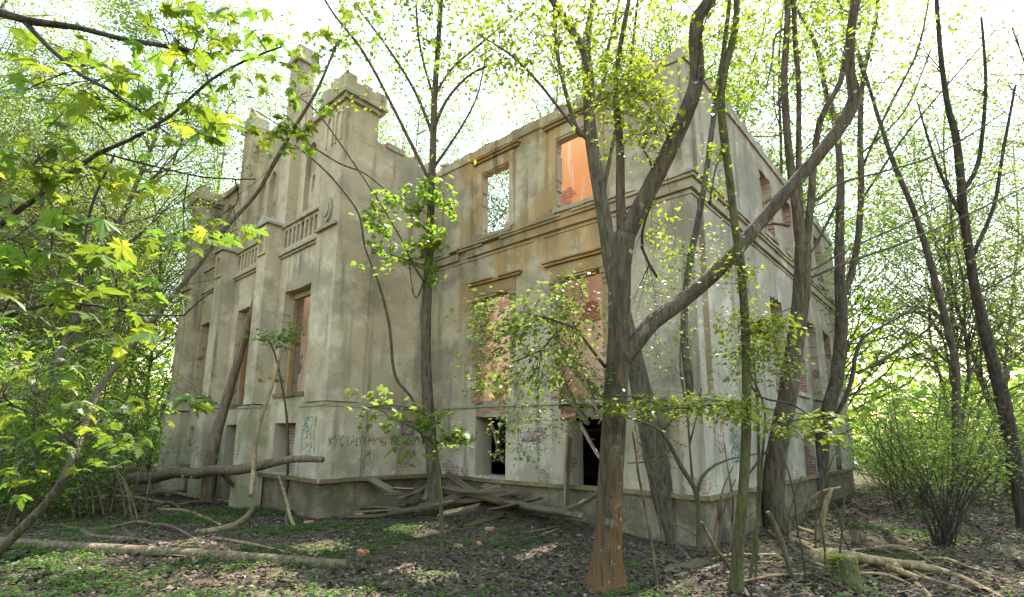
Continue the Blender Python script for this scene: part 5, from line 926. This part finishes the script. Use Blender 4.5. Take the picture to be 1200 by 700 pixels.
PLK = [('pale plank leaning against the bay at the left end of the debris pile', (436, 563, 'x', -7.75), (474, 584, 'x', -7.1), .20, .045, 'plank_pale', (0, 0), .5), ('brown plank leaning just left of the slim maple foot', (470, 590, 'x', -7.0), (508, 562, 'x', -7.3), .20, .045, 'plank', (0, 0), -.5), ('long plank along the front of the debris pile', (458, 602, 'x', -6.9), (532, 588, 'y', -1.3), .18, .05, 'plank', (0, 0), .3), ('short thick beam in front of the slim maple', (492, 596, 'x', -6.4), (533, 585, 'y', -1.2), .13, .12, 'plank', (0, 0), .1), ('flat board lying on the litter before the pile', (517, 604, 'y', -1.9), (560, 595, 'y', -1.5), .22, .05, 'plank', (0, 0), .3), ('long thin board running right from the pile to the big tree', (522, 572, 'y', -.9), (684, 607, 'y', -.9), .16, .05, 'plank', (0, 0), .5), ('dark board under the long thin board', (545, 575, 'y', -.6), (650, 600, 'y', -.7), .20, .05, 'plank', (0, 0), .2),
       ('broken board slanting up to the wall beside the maple', (524, 556, 'y', -.3), (566, 584, 'y', -.8), .16, .04, 'plank', (0, 0), .6), ('narrow lath lying level in front of the bay', (345, 601), (462, 599, 'x', -7.0), .07, .03, 'plank_pale', (.02, .02), 0), ('weathered lath along the foot of the bay', (370, 606), (455, 604, 'x', -6.8), .10, .03, 'plank', (0, .0), .2), ('dark rotten board near the orange brick', (545, 617), (590, 606), .16, .04, 'plank', (0, .03), .1), ('splintered board left of the slim maple', (474, 583, 'x', -7.0), (500, 570, 'x', -6.9), .12, .03, 'plank_pale', (0, 0), -.4), ('board lying on the pile right of the maple', (528, 590, 'y', -1.1), (606, 578, 'y', -.5), .18, .04, 'plank', (0, 0), .4), ('short dark board before the white sill', (566, 570, 'y', -.35), (612, 582, 'y', -.35), .2, .04, 'plank', (0, 0), .5),
       ('splintered lath crossing the top of the pile', (516, 586, 'y', -1.), (585, 571, 'y', -.5), .08, .04, 'plank_pale', (0, 0), .4), ('grey board pointing at the big tree from the pile', (590, 588, 'y', -.9), (668, 603, 'y', -1.2), .13, .04, 'plank', (0, 0), .3), ('dark beam lying deep in the pile under the sill', (500, 580, 'y', -.5), (600, 592, 'y', -.5), .16, .14, 'plank', (0, 0), .2), ('short splinter standing up from the pile by the maple', (498, 584, 'x', -6.6), (507, 556, 'x', -6.8), .10, .03, 'plank_pale', (0, 0), .9),
       ('rotten board on the ground at the foot of the house corner', (783, 671), (830, 660), .26, .04, 'plank', (0, .02), .1), ('narrow grey lath beside the rotten board', (792, 676), (846, 665), .08, .03, 'plank_pale', (0, .02), 0), ('flat board half buried before the ochre window', (615, 612), (655, 608), .26, .03, 'plank', (0, 0), .05), ('dark beam leaning by the right basement window', (660, 602, 'y', -1.), (702, 581, 'y', -.3), .10, .08, 'plank', (0, 0), .3)]
for k in range(12):
    u0 = random.uniform(445, 640); yp = -random.uniform(.3, 1.2); v0 = 572+(u0-445)*.09+random.uniform(-6, 14); du = random.choice([-1, 1])*random.uniform(25, 60)
    PLK.append(('broken roof lath tossed on the debris pile', (u0, v0, 'y', yp) if u0 > 520 else (u0, v0, 'x', -6.9), (u0+du, v0+random.uniform(-12, 14), 'y', yp) if u0+du > 520 else (u0+du, v0+random.uniform(-8, 12), 'x', -6.8), random.uniform(.06, .14), .035, 'plank' if k % 3 else 'plank_pale', (0, 0), random.uniform(-.6, .6)))
for q in PLK: setp(plank(q[0], q[1], q[2], q[3], q[4], q[5], q[6], q[7]), group='broken laths of the debris pile' if q[0].startswith('broken roof lath') else None)
dm = lambda u, v, y: depth(on_y(u, v, y))
plank('upright pale board leaning on the wall beside the right basement window', (664, 593), (667, 512), .22, .05, 'plank_pale', da=dm(664, 593, -.28), db=dm(667, 512, -.10), roll=1.57)
for (lab, a, b, ya, yb, wd, mt_) in [('dark roof beam slanting across the right ochre window', (662, 412), (706, 478), .1, .05, .14, 'plank'), ('second dark beam slanting across the right ochre window', (668, 430), (712, 470), .3, .2, .12, 'plank'), ('pale lath slanting across the right ochre window', (676, 422), (704, 492), .0, -.05, .08, 'plank_pale'), ('grey board slanting low across the right ochre window', (655, 440), (690, 500), -.06, -.08, .16, 'plank'), ('thin pale lath in front of the right basement window', (681, 500), (704, 540), -.1, -.2, .06, 'plank_pale'), ('dark beam lying on the sill of the right ochre window', (655, 474), (710, 480), .1, .1, .14, 'plank'),
                             ('charred board standing inside the left basement window', (582, 540), (590, 480), .3, .2, .16, 'plank'), ('bent lath inside the left basement window', (577, 500), (590, 545), .25, .3, .07, 'plank_pale'), ('short beam lying in the left basement window', (574, 536), (594, 528), .2, .2, .12, 'plank')]:
    plank(lab, a, b, wd, .06, mt_, da=dm(*a, ya), db=dm(*b, yb), roll=random.uniform(-.5, .5), name='roof_beam' if 'beam' in lab else 'plank')
# loose bricks, each a thing
for (lab, u, v, sc, mt_) in [('bright orange brick lying in the litter right of the log end', 425, 650, 1.0, 'o'), ('ochre brick fragment in the litter below the slim maple', 537, 642, .8, 's'), ('small orange brick piece right of the ochre fragment', 561, 639, .6, 'o'), ('dull brick by the foot of the grey bay', 420, 605, 1.1, 's'), ('pale stone block before the hooked branch', 361, 614, .8, 's'), ('pale rubble piece beside the pale stone block', 352, 621, .6, 's'), ('yellowish stone half sunk right of the maple sapling', 574, 622, .8, 's')]:
    g = ground(u, v); o = make_brick('brick', None, Matrix.Translation(g+Vector((0, 0, .03))) @ Matrix.Rotation(random.uniform(0, 3), 4, 'Z') @ Matrix.Rotation(random.uniform(-.3, .3), 4, 'X') @ Matrix.Scale(sc, 4))
    if mt_ == 'o': o.data = o.data.copy(); o.data.materials[0] = M['brick_orange']
    setp(o, lab, 'brick')
# ------------------------------------------------------------------ litter, twigs and low plants
def near_points(n, dmax, keep):
    out = []
    while len(out) < n:
        u = random.uniform(-120, 1320); d = dmax*math.sqrt(random.uniform(.02, 1)); p = at(u, 524, d)
        if (-26 < p.x < .05 and -P-.1 < p.y and (p.x < -W+.05 or p.y > -.06)) or random.random() > keep(p.x, p.y): continue
        out.append((p.x, p.y, gz(p.x, p.y)))
    return np.array(out)
pt = near_points(70000, 18, lambda x, y: .35+.65*sstep(-.25, .25, vnoise(x, y, .9, 5))); pt[:, 2] += rng.uniform(.012, .035, len(pt)); o = bulk('leaf_litter', T_F, pt, rng.uniform(.03, .085, len(pt)), M['litter'], None, .6, .0); setp(o, 'dead brown leaves strewn over the forest floor', 'leaf litter', kind='stuff')
pt = near_points(5000, 9, lambda x, y: .3+.7*sstep(-.2, .3, vnoise(x, y, 1.6, 15))); pt[:, 2] += rng.uniform(.015, .05, len(pt)); o = bulk('large_leaf_litter', T_S, pt, rng.uniform(.07, .13, len(pt)), M['litter'], None, .8, .0); setp(o, 'larger curled dead leaves lying in the near litter', 'leaf litter', kind='stuff')
def green(x, y):
    g = sstep(-.05, .35, vnoise(x, y, .55, 7)+.5*vnoise(x, y, 2.2, 4)+.34*sstep(3.0, 6.0, -x*.4-.9*y)-.30); return .02+.6*g*sstep(-.3,.3,vnoise(x, y, 3.1, 8)+.1)
pt0 = near_points(9500, 14, green); pt = np.repeat(pt0, 5, 0); pt[:, :2] += rng.normal(0, .035, (len(pt), 2)); pt[:, 2] += rng.uniform(.015, .09, len(pt)); o = bulk('ground_plants', T_F, pt, rng.uniform(.022, .075, len(pt)), M['leaf_low'], None, .5, -.1); setp(o, 'low green weeds carpeting parts of the forest floor', 'ground cover', kind='stuff')
mb = MB()
for (x, y, z) in near_points(2600, 15, lambda x, y: .5+.5*sstep(-.2, .3, vnoise(x, y, .7, 11))):
    a = random.uniform(0, 6.28); L = random.uniform(.10, .65); p = Vector((x, y, z+.02)); d_ = Vector((math.cos(a), math.sin(a), random.uniform(-.03, .12)))*L; q = p+d_*.5+Vector((random.gauss(0, .03), random.gauss(0, .03), 0)); r = random.uniform(.003, .009); e = p+d_
    if (-26 < e.x < 0 and e.y > -P and (e.x < -W or e.y > -.05)): continue
    mb.tube([p, q, e], [r, r*.85, r*.5], 3, cap=False)
o = mb.build('twig_litter', M['dead']); setp(o, 'small dry twigs scattered over the forest floor', 'twigs', kind='stuff')
